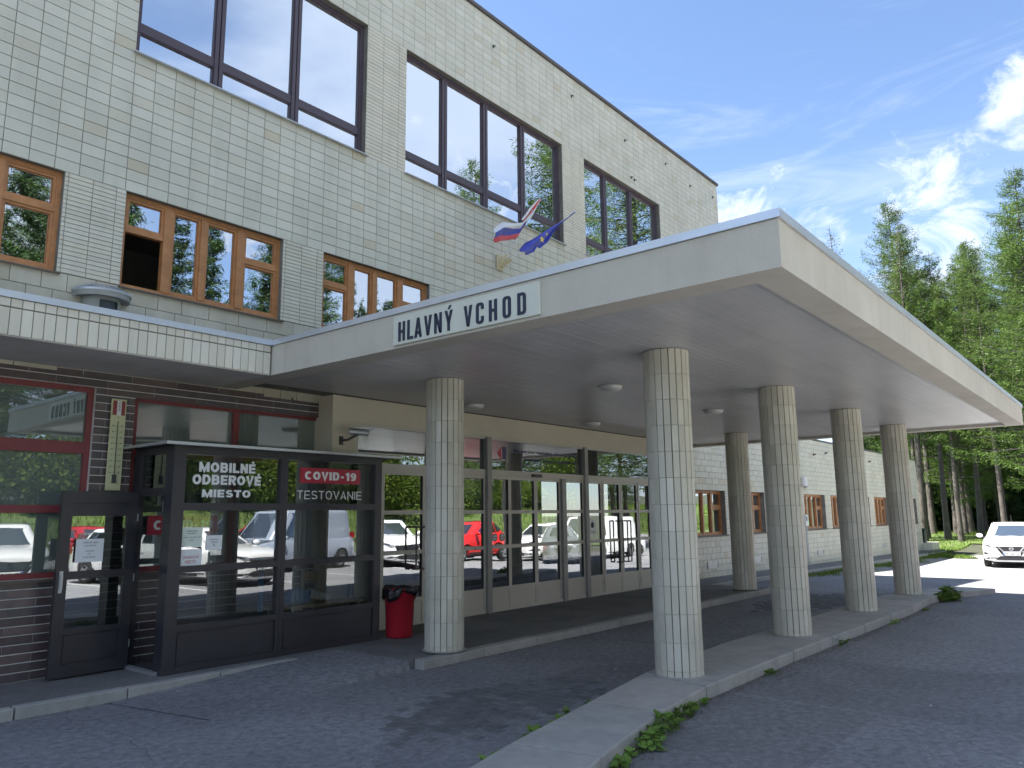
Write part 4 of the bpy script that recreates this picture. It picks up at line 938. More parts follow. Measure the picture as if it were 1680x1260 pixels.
b = MB(); b.box(6.36, 6.40, 8.90, 8.94, .56, 1.0); b.box(6.72, 6.76, 8.90, 8.94, .56, 1.0); b.box(6.40, 6.72, 8.905, 8.93, .85, .98); b.build('backrest', m_wd2, ch)

# ================================================================== entrance sign on the canopy side
sg = thing('entrance_sign', (5.03, 4.7, 3.36), 'long cream board reading HLAVNÝ VCHOD on the side of the canopy', 'sign')
Yl, Yr = 5.64, 3.80                     # left and right edge seen from the driveway
MB().box(5.012, 5.038, Yr, Yl, 3.375, 3.668).build('board', m_signb, sg, bevel=.004)
def strokes(ch):
    """narrow capitals: polygons on a 0..w by 0..1 box"""
    s = .15; P_ = []
    def R_(a, b, c, d): P_.append([(a, c), (b, c), (b, d), (a, d)])
    def ringp(outer, inner):
        n = len(outer)
        for i in range(n): j = (i+1) % n; P_.append([outer[i], outer[j], inner[j], inner[i]])
    w = .46
    if ch == 'H': R_(0, s, 0, 1); R_(w-s, w, 0, 1); R_(s, w-s, .43, .57)
    elif ch == 'L': w = .40; R_(0, s, 0, 1); R_(s, w, 0, .14)
    elif ch == 'A': w = .50; P_.append([(0, 0), (.15, 0), (.29, 1), (.18, 1)]); P_.append([(.35, 0), (.50, 0), (.32, 1), (.21, 1)]); P_.append([(.13, .18), (.37, .18), (.35, .31), (.15, .31)])
    elif ch == 'V': w = .50; P_.append([(0, 1), (.18, 0), (.29, 0), (.15, 1)]); P_.append([(.35, 1), (.21, 0), (.32, 0), (.50, 1)])
    elif ch == 'N': w = .48; R_(0, .14, 0, 1); R_(.34, .48, 0, 1); P_.append([(.02, 1), (.33, 0), (.46, 0), (.15, 1)])
    elif ch in 'YÝ':
        w = .50; R_(.175, .325, 0, .45); P_.append([(0, 1), (.175, .40), (.29, .40), (.15, 1)]); P_.append([(.35, 1), (.21, .40), (.325, .40), (.50, 1)])
        if ch == 'Ý': P_.append([(.20, 1.06), (.29, 1.06), (.42, 1.24), (.30, 1.24)])
    elif ch == 'O':
        o = [(.0, .14), (.05, .04), (.14, 0), (.32, 0), (.41, .04), (.46, .14), (.46, .86), (.41, .96), (.32, 1), (.14, 1), (.05, .96), (0, .86)]
        i = [(.15, .19), (.16, .15), (.19, .13), (.27, .13), (.30, .15), (.31, .19), (.31, .81), (.30, .85), (.27, .87), (.19, .87), (.16, .85), (.15, .81)]; ringp(o, i)
    elif ch == 'D':
        o = [(0, 0), (.14, 0), (.32, 0), (.41, .04), (.46, .14), (.46, .86), (.41, .96), (.32, 1), (.14, 1), (0, 1)]
        i = [(.15, .13), (.19, .13), (.27, .13), (.30, .15), (.31, .19), (.31, .81), (.30, .85), (.27, .87), (.19, .87), (.15, .87)]; ringp(o, i)
    elif ch == 'C':
        o = [(.46, .34), (.46, .14), (.41, .04), (.32, 0), (.14, 0), (.05, .04), (0, .14), (0, .86), (.05, .96), (.14, 1), (.32, 1), (.41, .96), (.46, .86), (.46, .68)]
        i = [(.31, .34), (.31, .19), (.30, .15), (.27, .13), (.19, .13), (.16, .15), (.15, .19), (.15, .81), (.16, .85), (.19, .87), (.27, .87), (.30, .85), (.31, .81), (.31, .68)]
        for k in range(len(o)-1): P_.append([o[k], o[k+1], i[k+1], i[k]])
    return P_, w
# letter left edges measured along the board (0 = left end, 1 = right end)
lays = [('H', .045), ('L', .115), ('A', .17), ('V', .243), ('N', .318), ('Ý', .393), ('V', .527), ('C', .608), ('H', .693), ('O', .78), ('D', .871)]
LH = .195; zb = 3.405
for c_, u in lays:
    polys, w = strokes(c_); y0 = Yl-(Yl-Yr)*u; sx = .20
    b = MB()
    for pg in polys:
        k = len(b.v); n = len(pg)
        for xx in (5.003, 5.012):
            for (a, h) in pg: b.v.append((xx, y0-a*sx, zb+h*LH))
        b.f.append(tuple(range(k, k+n))); b.f.append(tuple(range(k+2*n-1, k+n-1, -1)))
        for i in range(n): j = (i+1) % n; b.f.append((k+j, k+i, k+n+i, k+n+j))
    me = b.mesh('letter'); bm = bmesh.new(); bm.from_mesh(me); bmesh.ops.recalc_face_normals(bm, faces=bm.faces); bm.to_mesh(me); bm.free()
    link('letter', me, m_inkblue, sg)

# ================================================================== flags
hold = thing('flag_holder', (10.61, 8.98, 6.3), 'cream painted bracket with three sockets for flag poles on the tiled wall', 'bracket')
m_creamp = mat('cream_paint', (.62, .54, .34), .5)
b = MB(); b.box(10.52, 10.70, 8.955, 8.984, 6.26, 6.56); b.build('plate', m_creamp, hold, bevel=.02)
base = Vector((10.61, 8.95, 6.33)); tips = [Vector((10.87, 8.20, 7.54)), Vector((11.45, 8.15, 7.55)), Vector((12.05, 8.20, 7.68))]
for k, t in enumerate(tips): d = (t-base).normalized(); MB().tube(base-Vector((.03*(1-k), 0, .0)), base+d*.26-Vector((.03*(1-k), 0, 0)), .022, .022, 10).build('socket', m_creamp, hold)
def cloth(name, up, lo, m, parent, nu=40, nv=14, amp=.035, seed=0):
    def interp(P_, u):
        s = u*(len(P_)-1); k = min(int(s), len(P_)-2); t = s-k; return Vector(P_[k]).lerp(Vector(P_[k+1]), t)
    V = []; F = []; rr = random.Random(seed); ph = rr.uniform(0, 6)
    me = bpy.data.meshes.new(name)
    for i in range(nu+1):
        u = i/nu; a = interp(up, u); c = interp(lo, u)
        for j in range(nv+1):
            v = j/nv; p = a.lerp(c, v); wv = math.sin(v*9+u*5+ph)*amp*(1-.4*u)+math.sin(u*14+v*3+ph)*amp*.4
            V.append((p.x+wv*.3, p.y+wv, p.z))
    for i in range(nu):
        for j in range(nv): k = i*(nv+1)+j; F.append((k, k+1, k+nv+2, k+nv+1))
    me.from_pydata(V, [], F)
    for p in me.polygons: p.use_smooth = True
    o = link(name, me, None, parent)
    ms = m if isinstance(m, list) else [m]
    for q in ms: me.materials.append(q)
    if len(ms) > 1:
        for i in range(nu):
            for j in range(nv): me.polygons[i*nv+j].material_index = min(int((j+.5)/nv*len(ms)), len(ms)-1)
    md = o.modifiers.new('thick', 'SOLIDIFY'); md.thickness = .002; return o
def clothmat(name, c):
    m = mat(name, c, .75); t = m.node_tree; p = t.nodes['Principled BSDF'] if 'Principled BSDF' in t.nodes else [n for n in t.nodes if n.type == 'BSDF_PRINCIPLED'][0]
    p.inputs['Sheen Weight'].default_value = .3; p.inputs['Transmission Weight'].default_value = 0; return m
m_fw, m_fb, m_fr, m_fy = clothmat('flag_white', (.72, .72, .74)), clothmat('flag_blue', (.035, .07, .42)), clothmat('flag_red', (.62, .04, .045)), clothmat('flag_yellow', (.8, .6, .06))
m_eu = clothmat('flag_deep_blue', (.035, .05, .42))
fl = thing('national_flag', (10.62, 8.9, 6.4), 'white, blue and red flag hanging from the left pole on the tiled wall', 'flag', None)
MB().tube((10.585, 8.93, 6.37), (10.87, 8.20, 7.55), .010, .008).build('pole', m_white, fl)
SKup = [(9.399, 8.05, 6.513), (9.67, 8.1, 6.717), (10.067, 8.15, 6.826), (10.333, 8.18, 6.925), (10.642, 8.22, 7.254), (10.682, 8.22, 7.362)]
SKlo = [(9.396, 8.05, 6.242), (9.64, 8.12, 6.359), (9.952, 8.2, 6.488), (10.265, 8.3, 6.611), (10.365, 8.28, 6.739), (10.641, 8.22, 7.182)]
cloth('cloth', SKup, SKlo, [m_fw, m_fb, m_fr], fl, 40, 18, .04, 1)
c = MB(); 
cloth('rolled_cloth', [(10.30, 8.17, 6.98), (10.52, 8.18, 7.25), (10.73, 8.18, 7.46), (10.90, 8.2, 7.58)], [(10.38, 8.2, 6.93), (10.60, 8.2, 7.10), (10.80, 8.2, 7.38), (10.91, 8.2, 7.55)], [m_fw, m_fr, m_fw], fl, 24, 9, .02, 4)
eu = thing('union_flag', (10.66, 8.9, 6.4), 'deep blue flag with yellow star furled along the right pole on the tiled wall', 'flag', None)
MB().tube((10.625, 8.93, 6.36), (12.06, 8.20, 7.69), .010, .008).build('pole', m_white, eu)
EUup = [(10.037, 8.05, 6.307), (10.294, 8.1, 6.513), (10.554, 8.12, 6.66), (10.835, 8.12, 6.858), (11.168, 8.15, 7.082), (11.499, 8.2, 7.28), (11.792, 8.2, 7.481), (12.052, 8.2, 7.689)]
EUlo = [(10.36, 8.1, 6.314), (10.606, 8.15, 6.437), (10.747, 8.2, 6.58), (10.866, 8.22, 6.582), (11.138, 8.25, 6.783), (11.307, 8.24, 7.024), (11.497, 8.2, 7.229), (11.748, 8.2, 7.417), (12.051, 8.2, 7.65)]
cloth('cloth', EUup, EUlo, m_eu, eu, 50, 14, .04, 2)
def star(cx, cy, cz, r, par):
    b = MB(); pts = []
    for i in range(10): a = PI/2+i*PI/5; q = r if i % 2 == 0 else r*.45; pts.append((cx+q*math.cos(a), cy, cz+q*math.sin(a)))
    k = len(b.v); b.v = [(cx, cy, cz)]+pts; b.f = [(0, 1+i, 1+(i+1) % 10) for i in range(10)]; b.build('star', m_fy, par)
star(10.70, 8.03, 6.67, .07, eu); star(10.86, 8.04, 6.82, .035, eu)

# ================================================================== thermometer
th = thing('wall_thermometer', (3.84, 8.95, 2.02), 'tall cream wall thermometer with a red header on the dark brick pier', 'thermometer')
m_thc = mat('thermo_cream', (.60, .60, .36), .5); m_thr = mat('thermo_red', (.28, .05, .06), .5)
MB().box(3.76, 3.925, 8.955, 8.975, 2.02, 3.055).build('board', m_thc, th, bevel=.004)
b = MB(); b.box(3.775, 3.82, 8.952, 8.955, 2.87, 3.035); b.box(3.87, 3.91, 8.952, 8.955, 2.87, 3.035); b.build('red_header', m_thr, th)
MB().box(3.822, 3.868, 8.9525, 8.955, 2.87, 3.035).build('white_header', m_white, th)
for i, s in enumerate('ZAZ'): text(s, 3.832, 3.858, 2.995-.038*i, 3.022-.038*i, 8.951, m_ink, th, ext=.001)
text('°C', 3.832, 3.856, 2.83, 2.85, 8.953, m_ink, th, ext=.001)
for i, s in enumerate(['50', '40', '30', '20', '10', '0', '10', '20', '30']):
    z = 2.745-.0655*i
    for xx in (3.793, 3.887): text(s, xx-(.012 if len(s) > 1 else .006), xx+(.012 if len(s) > 1 else .006), z-.008, z+.010, 8.953, m_ink, th, ext=.001)
    MB().box(3.815, 3.865, 8.9535, 8.955, z-.001, z+.001).build('scale_mark', m_ink, th)
MB().tube((3.84, 8.945, 2.17), (3.84, 8.945, 2.80), .004, .004, 8).build('tube', m_ink, th)
MB().box(3.82, 3.86, 8.935, 8.955, 2.11, 2.19).box(3.812, 3.868, 8.935, 8.95, 2.105, 2.112).box(3.812, 3.868, 8.935, 8.95, 2.19, 2.197).build('bulb_guard', m_dark, th)

# ================================================================== security camera
cc = thing('security_camera', (6.80, 8.98, 2.8), 'grey bullet security camera on a wall bracket above the booth', 'camera')
b = MB(); b.box(6.74, 6.80, 8.66, 8.68, 2.70, 2.82); b.tube((6.77, 8.68, 2.76), (6.77, 8.52, 2.76), .016); b.tube((6.77, 8.52, 2.76), (6.88, 8.44, 2.84), .018); b.build('bracket', m_dark, cc)
b = MB(); b.tube((6.80, 8.66, 2.76), (6.62, 8.99, 2.86), .005, .005, 5); b.build('cable', m_dark, cc)
d = Vector((.85, -.5, -.06)).normalized(); c0 = Vector((6.78, 8.50, 2.875))
b = MB(); b.tube(c0, c0+d*.26, .042, .042, 18); b.build('body', m_galv, cc, smooth=False)
b = MB(); b.tube(c0+d*.26, c0+d*.265, .036, .036, 18); b.build('lens', m_black, cc)
b = MB(); s_ = Vector((.5, .85, 0)).normalized()*.055; u_ = Vector((0, 0, .05)); a0 = c0-d*.02; a1 = c0+d*.31
b.v = [tuple(q) for q in (a0-s_+u_, a0+s_+u_, a1+s_+u_, a1-s_+u_, a0-s_+u_*1.15, a0+s_+u_*1.15, a1+s_+u_*1.15, a1-s_+u_*1.15)]
b.f = [(0, 3, 2, 1), (4, 5, 6, 7), (0, 1, 5, 4), (1, 2, 6, 5), (2, 3, 7, 6), (3, 0, 4, 7)]; b.build('sun_shield', m_galv, cc)

# ================================================================== red bin with bag
bn = thing('waste_bin', (7.32, 8.02, .1), 'red plastic waste bin lined with a black bag beside the booth', 'bin')
b = MB(); b.lathe([(.001, .105), (.170, .105), (.178, .12), (.205, .72), (.222, .725), (.222, .745), (.20, .745), (.19, .72), (.165, .14), (.001, .135)], 7.32, 8.02, 32); b.build('body', m_red, bn, smooth=True)
V = []; F = []; n = 48; prof = [(.18, .60), (.195, .745), (.226, .758), (.229, .72), (.226, .68), (.223, .64)]; rr = random.Random(5); ph = [rr.uniform(0, 6) for _ in range(6)]
for k, (r, z) in enumerate(prof):
    for i in range(n):
        a = 2*PI*i/n; fo = .012*k/5*math.sin(9*a+ph[0])+.008*math.sin(17*a+ph[1]+k); zz_ = z+(.05*math.sin(2*a+ph[2])+.03*math.sin(5*a+ph[3])+.015*math.sin(11*a))*(k/5 if k > 2 else .25)
        V.append((7.32+(r+fo)*math.cos(a), 8.02+(r+fo)*math.sin(a), zz_))
for k in range(len(prof)-1):
    for i in range(n): j = (i+1) % n; F.append((k*n+i, k*n+j, (k+1)*n+j, (k+1)*n+i))
me = bpy.data.meshes.new('bag'); me.from_pydata(V, [], F)
for p in me.polygons: p.use_smooth = True
o = link('bag', me, m_bag, bn); md = o.modifiers.new('t', 'SOLIDIFY'); md.thickness = .003
MB().lathe([(.001, .62), (.18, .64)], 7.32, 8.02, 24).build('bag', m_bag, bn)

# ================================================================== ventilation cowl above the ledge
cw = thing('ventilation_cowl', (3.56, 8.8, 3.76), 'old sheet metal ventilation cowl with a rounded hood between the wooden windows', 'vent')
m_cowl = mat('cowl_metal', (.34, .35, .32), .6, metal=.2, var=.12, dirt=.4, dirtcol=(.2, .18, .14), dscale=5)
def half(cx, cy, r, n=18): return [(cx+r*math.cos(PI+PI*i/n), cy+r*math.sin(PI+PI*i/n)) for i in range(n+1)]
def halfshell(mb, cx, cy, r0, r1, z0, z1, aa=0., bb=PI, n=18):
    k = len(mb.v)
    for i in range(n+1):
        a = PI+aa+(bb-aa)*i/n
        for (r, z) in ((r0, z0), (r1, z1)): mb.v.append((cx+r*math.cos(a), cy+r*math.sin(a), z))
    for i in range(n): mb.f.append((k+2*i, k+2*i+2, k+2*i+3, k+2*i+1))
cx, cy = 3.56, 8.985
b = MB(); halfshell(b, cx, cy, .21, .21, 3.76, 4.20, 0, 1.15, 8); halfshell(b, cx, cy, .21, .21, 3.76, 4.20, 2.15, PI, 8); halfshell(b, cx, cy, .21, .21, 4.13, 4.20, 1.15, 2.15, 8); b.build('body', m_cowl, cw, smooth=True)
b = MB(); halfshell(b, cx, cy, .19, .19, 3.78, 4.15, 1.1, 2.2, 8); b.build('opening', mat('mesh_dark', (.06, .075, .085), .6), cw)
b = MB(); halfshell(b, cx, cy, .215, .30, 4.17, 4.16); halfshell(b, cx, cy, .30, .31, 4.16, 4.235); b.build('hood_underside', m_cowl, cw, smooth=True)
b = MB(); halfshell(b, cx, cy, .315, .17, 4.235, 4.31); halfshell(b, cx, cy, .17, .001, 4.31, 4.33); halfshell(b, cx, cy, .315, .315, 4.215, 4.237)
for i in range(19):
    a = PI+PI*i/18; b.tube((cx+.315*math.cos(a), cy+.315*math.sin(a), 4.24), (cx+.18*math.cos(a), cy+.18*math.sin(a), 4.312), .007, .007, 4)
b.build('hood', m_galv, cw)
b = MB(); halfshell(b, cx, cy, .27, .27, 3.76, 3.89)
for i in range(10):
    a = PI+PI*i/9; b.tube((cx+.272*math.cos(a), cy+.272*math.sin(a), 3.76), (cx+.272*math.cos(a), cy+.272*math.sin(a), 3.90), .006, .006, 4)
b.build('base_collar', m_cowl, cw)

# alarm box and cable box on the wing
al = thing('alarm_siren', (26.42, 8.98, 2.6), 'white alarm siren box high on the wing wall behind a column', 'alarm')
MB().box(26.24, 26.56, 8.86, 8.985, 2.56, 2.86).build('housing', m_white, al, bevel=.03); MB().lathe([(.001, 2.50), (.07, 2.52), (.08, 2.56)], 26.40, 8.9, 16).build('lamp', m_steel, al)
cb = thing('drain_pipe', (26.3, 8.95, 0), 'thin grey pipe with a small meter box running down the wing wall', 'pipe')
b = MB(); b.path([(26.24, 8.93, .0), (26.24, 8.93, 1.25)], .02).path([(26.34, 8.93, .0), (26.34, 8.93, 1.25)], .012); b.build('pipe', m_galv, cb)
MB().box(26.12, 26.36, 8.88, 8.985, 1.25, 1.62).build('meter_box', m_white, cb, bevel=.01); MB().box(26.18, 26.24, 8.87, 8.88, 1.42, 1.56).build('meter_window', m_dark, cb)
# wheelie bin at the end of the wing
gb = thing('wheelie_bin', (43.9, 9.3, gz(43.9, 9.3)), 'dark green wheelie bin on the grass at the end of the wing', 'bin')
z0 = gz(43.9, 9)+.05
m_gb = mat('dark_green_plastic', (.015, .035, .025), .5)
b = MB(); V = [(43.55, 8.95), (44.05, 8.95), (44.05, 9.5), (43.55, 9.5)]
b.v = [(x+(43.8-x)*.12, y+(9.2-y)*.12, z0+.05) for x, y in V]+[(x, y, z0+1.0) for x, y in V]; b.f = [(3, 2, 1, 0), (4, 5, 6, 7)]+[(i, (i+1) % 4, 4+(i+1) % 4, 4+i) for i in range(4)]; b.build('body', m_gb, gb)
b = MB(); b.box(43.50, 44.10, 8.90, 9.52, z0+1.0, z0+1.04); b.box(43.55, 44.05, 9.0, 9.5, z0+1.04, z0+1.09); b.build('lid', m_gb, gb)
for x in (43.56, 44.0): MB().tube((x, 9.45, z0+.10), (x+.05, 9.45, z0+.10), .10, .10, 16).build('wheel', m_dark, gb)

# ================================================================== weeds
m_weed = leafmat('weed_leaf', (.13, .23, .045), (.24, .35, .09), .3); m_grassb = leafmat('grass_blade', (.07, .135, .018), (.16, .22, .04), .35)
def leafme(w, l, kind):
    bm = bmesh.new()
    if kind == 'round': pts = [(0, 0), (.35*w, .02*l), (.52*w, .22*l), (.46*w, .5*l), (.30*w, .72*l), (.12*w, .9*l), (0, l)]
    else: pts = [(0, 0), (.3*w, .2*l), (.5*w, .45*l), (.3*w, .75*l), (0, l)]
    mid = [bm.verts.new((0, y, -.06*l*math.sin(PI*min(y/l, 1)))) for x, y in pts]
    for s in (1, -1):
        side = [mid[0]]+[bm.verts.new((s*x, y, .10*l*abs(x)/w*2*.5)) for x, y in pts[1:-1]]+[mid[-1]]
        for i in range(len(pts)-1):
            q = [mid[i], mid[i+1], side[i+1], side[i]]; q = list(dict.fromkeys(q))
            if len(q) >= 3: bm.faces.new(q if s > 0 else q[::-1])
    me = bpy.data.meshes.new('leaf'); bm.to_mesh(me); bm.free(); me.materials.append(m_weed); return me
LM = [leafme(.055, .06, 'round'), leafme(.045, .055, 'round'), leafme(.035, .055, 'long')]
rw = random.Random(11)
def weed(x, y, rx, ry, n, label, h=.10, parts=True, sc=1., rot=0.):
    g = gz(x, y); t = empty('weed_clump', (x, y, g), label, 'weed', 'weeds growing along the kerb island', rz=rot); sv = MB(); VV = []; FF = []
    for i in range(n):
        a = rw.uniform(0, 2*PI); q = math.sqrt(rw.random()); px, py = q*rx*math.cos(a), q*ry*math.sin(a); hz = h*(1-.6*q*q)*rw.uniform(.25, 1.)
        s = sc*rw.uniform(.6, 1.35); e = Euler((rw.uniform(-.5, .7), rw.uniform(-.4, .4), rw.uniform(0, 6.28))); me = rw.choice(LM)
        sv.tube((px*.8, py*.8, 0), (px, py, hz), .0018, .0012, 4, False)
        if parts:
            o = link('leaf', me, None, t); o.location = (px, py, hz); o.rotation_euler = e; o.scale = (s, s, s)
        else:
            M = Matrix.Translation((px, py, hz)) @ e.to_matrix().to_4x4() @ Matrix.Scale(s, 4); b = len(VV)
            VV += [tuple(M @ v.co) for v in me.vertices]; FF += [tuple(b+k for k in p.vertices) for p in me.polygons]
    if VV: mm = bpy.data.meshes.new('foliage'); mm.from_pydata(VV, [], FF); link('foliage', mm, m_weed, t)
    sv.build('stems', m_weed, t); return t
weed(5.30, 3.06, .20, .10, 70, 'leafy weeds at the outer kerb edge, nearest clump at the bottom of the picture', .13, rot=.2)
weed(5.72, 3.17, .24, .11, 90, 'broad leaved weeds along the outer kerb edge, the fullest clump', .16, rot=.2)
weed(6.25, 3.26, .26, .07, 60, 'low leafy weeds at the outer kerb edge just before the nearest column', .10, rot=.15)
weed(4.75, 2.98, .12, .06, 24, 'small sprig of weeds at the foot of the outer kerb edge in the foreground', .08)
weed(4.30, 3.74, .10, .05, 22, 'tiny weed sprig at the inner kerb edge, closest to the camera', .07)
weed(4.95, 3.86, .30, .05, 55, 'thin line of green weeds along the inner kerb edge in the foreground', .09, rot=.16)
weed(5.45, 3.96, .22, .05, 45, 'weeds along the inner kerb edge before a grassy sprig', .10, rot=.16)
weed(6.0, 4.05, .16, .04, 20, 'sparse sprig of weeds at the inner kerb edge left of the nearest column', .12, rot=.16)
for i_, (x, y) in enumerate(((7.9, 4.22), (9.4, 4.3), (12.6, 4.26), (8.3, 3.32), (10.7, 3.3), (13.2, 3.24), (15.2, 3.22), (5.0, 3.05), (6.6, 3.33))):
    weed(x, y, .14+.05*(i_ % 3), .035, 16, ['sparse weed tuft at the inner kerb edge between the columns', 'short weed tuft at the outer kerb edge between the columns'][0 if i_ < 3 else 1], .06, False)
weed(17.0, 3.18, .40, .14, 260, 'bushy weed clump at the kerb beyond the farthest column', .28, False, 1.5, -.2)
# grass tufts in the gutter by the wing
def grass_patch(name, pts, n, hmin, hmax, wdt, seed, dz=0.):
    rr = random.Random(seed); V = []; F = []
    for i in range(n):
        x, y = pts(rr); z = gz(x, y)+dz; h = rr.uniform(hmin, hmax); a = rr.uniform(0, 2*PI); l = rr.uniform(.1, .6)*h; b = len(V); cx_, sy_ = math.cos(a), math.sin(a); w = wdt*rr.uniform(.6, 1.4)
        V += [(x-sy_*w, y+cx_*w, z), (x+sy_*w, y-cx_*w, z), (x+cx_*l, y+sy_*l, z+h)]; F.append((b, b+1, b+2))
    me = bpy.data.meshes.new(name); me.from_pydata(V, [], F); o = link(name, me, m_grassb); o['kind'] = 'stuff'
def gp1(rr):
    x = rr.uniform(20.5, 40); return x, 7.75-abs(rr.gauss(0, .10+.14*(math.sin(x*1.7)+1)))
grass_patch('gutter_grass', gp1, 5200, .03, .12, .008, 1)
def gp2(rr):
    while True:
        x, y = 38.5+33*rr.random()**1.5, rr.uniform(5.2, 24)
        if grass_in(x, y) and not (x < 43.6 and y > 8.6): return x, y
grass_patch('lawn_grass', gp2, 42000, .05, .16, .014, 2, .02)
def gp3(rr): return rr.uniform(-25, 90), -18.3-13*rr.random()
grass_patch('bank_grass', gp3, 26000, .15, .5, .03, 3, 0)

# ================================================================== cars
m_paint_car = mat('car_paint', rough=.28, objcolor=True, coat=.8)
m_trim = mat('black_car_trim', (.018, .018, .022), .5); m_tyre = mat('tyre', (.02, .02, .02), .85); m_rim = mat('alloy_rim', (.42, .43, .45), .3, metal=.7)
g_car = glassmat('car_glass', .35, (.35, .4, .42), film=(.03, .035, .04), filmf=.35); m_chrome = mat('chrome', (.75, .76, .8), .12, metal=1.)
m_lens = mat('headlight_lens', (.45, .46, .50), .15, metal=.4, spec=.8); m_tail = mat('tail_lamp', (.30, .01, .015), .2); m_plate = mat('number_plate', (.72, .73, .72), .5); m_fogd = mat('fog_recess', (.02, .02, .03), .4)
def make_car(label, L_=4.38, W_=1.83, H_=1.59, suv=True, hood=None, col=(.8, .8, .8), plate=True, plate_text='PP 080CE', van=False):
    root = empty('parked_car', (0, 0, 0), label, 'car', 'cars parked around the hospital')
    hw = W_/2; fx = L_/2; zs = .98*H_/1.59 if not van else 1.0
    wr_ = .335 if suv else .31; c1 = fx-.88; c2 = -fx+.86; ar = wr_+.055; base = .23 if suv else .19
    zh = (1.0 if suv else .93)*(1 if not van else 1.05); cowl = fx-1.18
    xs = [fx, fx-.03, fx-.08, fx-.16, fx-.28, fx-.42]; x = fx-.5
    while x > -fx+.45: xs.append(x); x -= .06
    xs += [-fx+.40, -fx+.25, -fx+.12, -fx+.04, -fx]
    def wid(x):
        e = 1-.0; t = max(0, (x-(fx-.75))/.75); r = max(0, (-x-(fx-.6))/.6)
        return hw*(1-.30*t**3.2)*(1-.16*r**2.5)
    def top(x):
        if x > cowl: t = (x-cowl)/(fx-cowl); return zh+.06-.10*t-.13*t**4 - (.06 if x > fx-.02 else 0)
        return zh+.07
    rings = []
    for x in xs:
        w = wid(x); t = top(x); endf = 1 if x in (xs[0], xs[-1]) else 0
        bz = base+.05*endf
        for c in (c1, c2):
            if abs(x-c) < ar: bz = max(bz, wr_+math.sqrt(max(ar*ar-(x-c)**2, 0)))
        if endf: w *= .93
        if x < 0 and x < -fx+.05: t -= .03
        prof = [(0, bz), (w*.80, bz), (w*.965, bz+.05), (w*.995, .42), (w, .60), (w*.985, .76), (w*.955, t-.075), (w*.885, t-.015), (w*.6, t+.02), (0, t+.035)]
        prof = [(a, max(z_, bz)) for a, z_ in prof]
        rings.append([(x, a, z_) for a, z_ in prof]+[(x, -a, z_) for a, z_ in prof[-2:0:-1]])
    V = [p for r_ in rings for p in r_]; n = len(rings[0]); F = []
    for i in range(len(rings)-1):
        for j in range(n): k = (j+1) % n; F.append((i*n+j, i*n+k, (i+1)*n+k, (i+1)*n+j))
    F.append(tuple(range(n))); F.append(tuple(range((len(rings)-1)*n+n-1, (len(rings)-1)*n-1, -1)))
    bm = bmesh.new(); bv = [bm.verts.new(p) for p in V]
    for f_ in F:
        try: bm.faces.new([bv[i] for i in f_])
        except ValueError: pass
    bmesh.ops.remove_doubles(bm, verts=bm.verts, dist=.0005); bmesh.ops.recalc_face_normals(bm, faces=bm.faces)
    me = bpy.data.meshes.new('body'); bm.to_mesh(me); bvb = BVHTree.FromBMesh(bm); bm.free()
    for p in me.polygons: p.use_smooth = True
    body = link('body', me, m_paint_car, root); md = body.modifiers.new('es', 'EDGE_SPLIT'); md.split_angle = math.radians(50)
    # cabin
    xf0, xf1 = (cowl+.05, cowl-.72) if not van else (cowl+.3, cowl-.45); xr0, xr1 = (-fx+.20, -fx+.62) if not van else (-fx+.05, -fx+.15)
    w0, w1 = hw*.93, hw*(.70 if not van else .82); z0, z1 = zh+.03, H_-.07; nn = 56; rg = []
    def ring_(v, shrink=1, zadd=0):
        sm = v; x_f = xf0+(xf1-xf0)*sm; x_r = xr0+(xr1-xr0)*(v**1.2); w = w0+(w1-w0)*v; cxm, hx = (x_f+x_r)/2, (x_f-x_r)/2*shrink; w *= shrink; out = []
        for i in range(nn):
            a = 2*PI*i/nn; c, s = math.cos(a), math.sin(a); e = 2/6.5
            out.append((cxm+hx*math.copysign(abs(c)**e, c)+(.06*(1-abs(s)) if c > 0 else 0)*0, w*math.copysign(abs(s)**e, s), z0+(z1-z0)*v+zadd))
        return out
    vs_ = [0, .15, .3, .45, .6, .75, .9, 1.0]; rg = [ring_(v) for v in vs_]+[ring_(1, .95, .035), ring_(1, .82, .055), ring_(1, .5, .07)]
    V = [p for r_ in rg for p in r_]+[((xf1+xr1)/2, 0, z1+.075)]; F = []
    for i in range(len(rg)-1):
        for j in range(nn): k = (j+1) % nn; F.append((i*nn+j, i*nn+k, (i+1)*nn+k, (i+1)*nn+j))
    for j in range(nn): F.append(((len(rg)-1)*nn+j, (len(rg)-1)*nn+(j+1) % nn, len(V)-1))
    me = bpy.data.meshes.new('cabin'); me.from_pydata(V, [], F)
    for p in me.polygons: p.use_smooth = True
    link('cabin', me, m_paint_car, root); bm = bmesh.new(); bm.from_mesh(me); bvc = BVHTree.FromBMesh(bm); bm.free()
    def decal(name, polys, axis, m, bvh, off=.005, parent=root, cuts=4, sgn=1, dens=None, solid=True):
        """polys in the view plane: axis 'x' -> (y,z) seen from the front (sgn 1) or back; axis 'y' -> (x,z) seen from side sgn"""
        bm = bmesh.new()
        for pg in polys:
            vs__ = [bm.verts.new((0, a, b) if axis == 'x' else (a, 0, b)) for a, b in pg]; bm.faces.new(vs__)
        bmesh.ops.triangulate(bm, faces=bm.faces); bmesh.ops.subdivide_edges(bm, edges=bm.edges, cuts=cuts, use_grid_fill=True)
        dirv = Vector((-sgn, 0, 0)) if axis == 'x' else Vector((0, -sgn, 0))
        for v in bm.verts:
            o_ = v.co-dirv*6; h = bvh.ray_cast(o_, dirv)
            if h[0] is not None: v.co = h[0]-dirv*off
            else:
                v.co = v.co-dirv*(fx-.12 if axis == 'x' else hw*.8)
        bmesh.ops.recalc_face_normals(bm, faces=bm.faces)
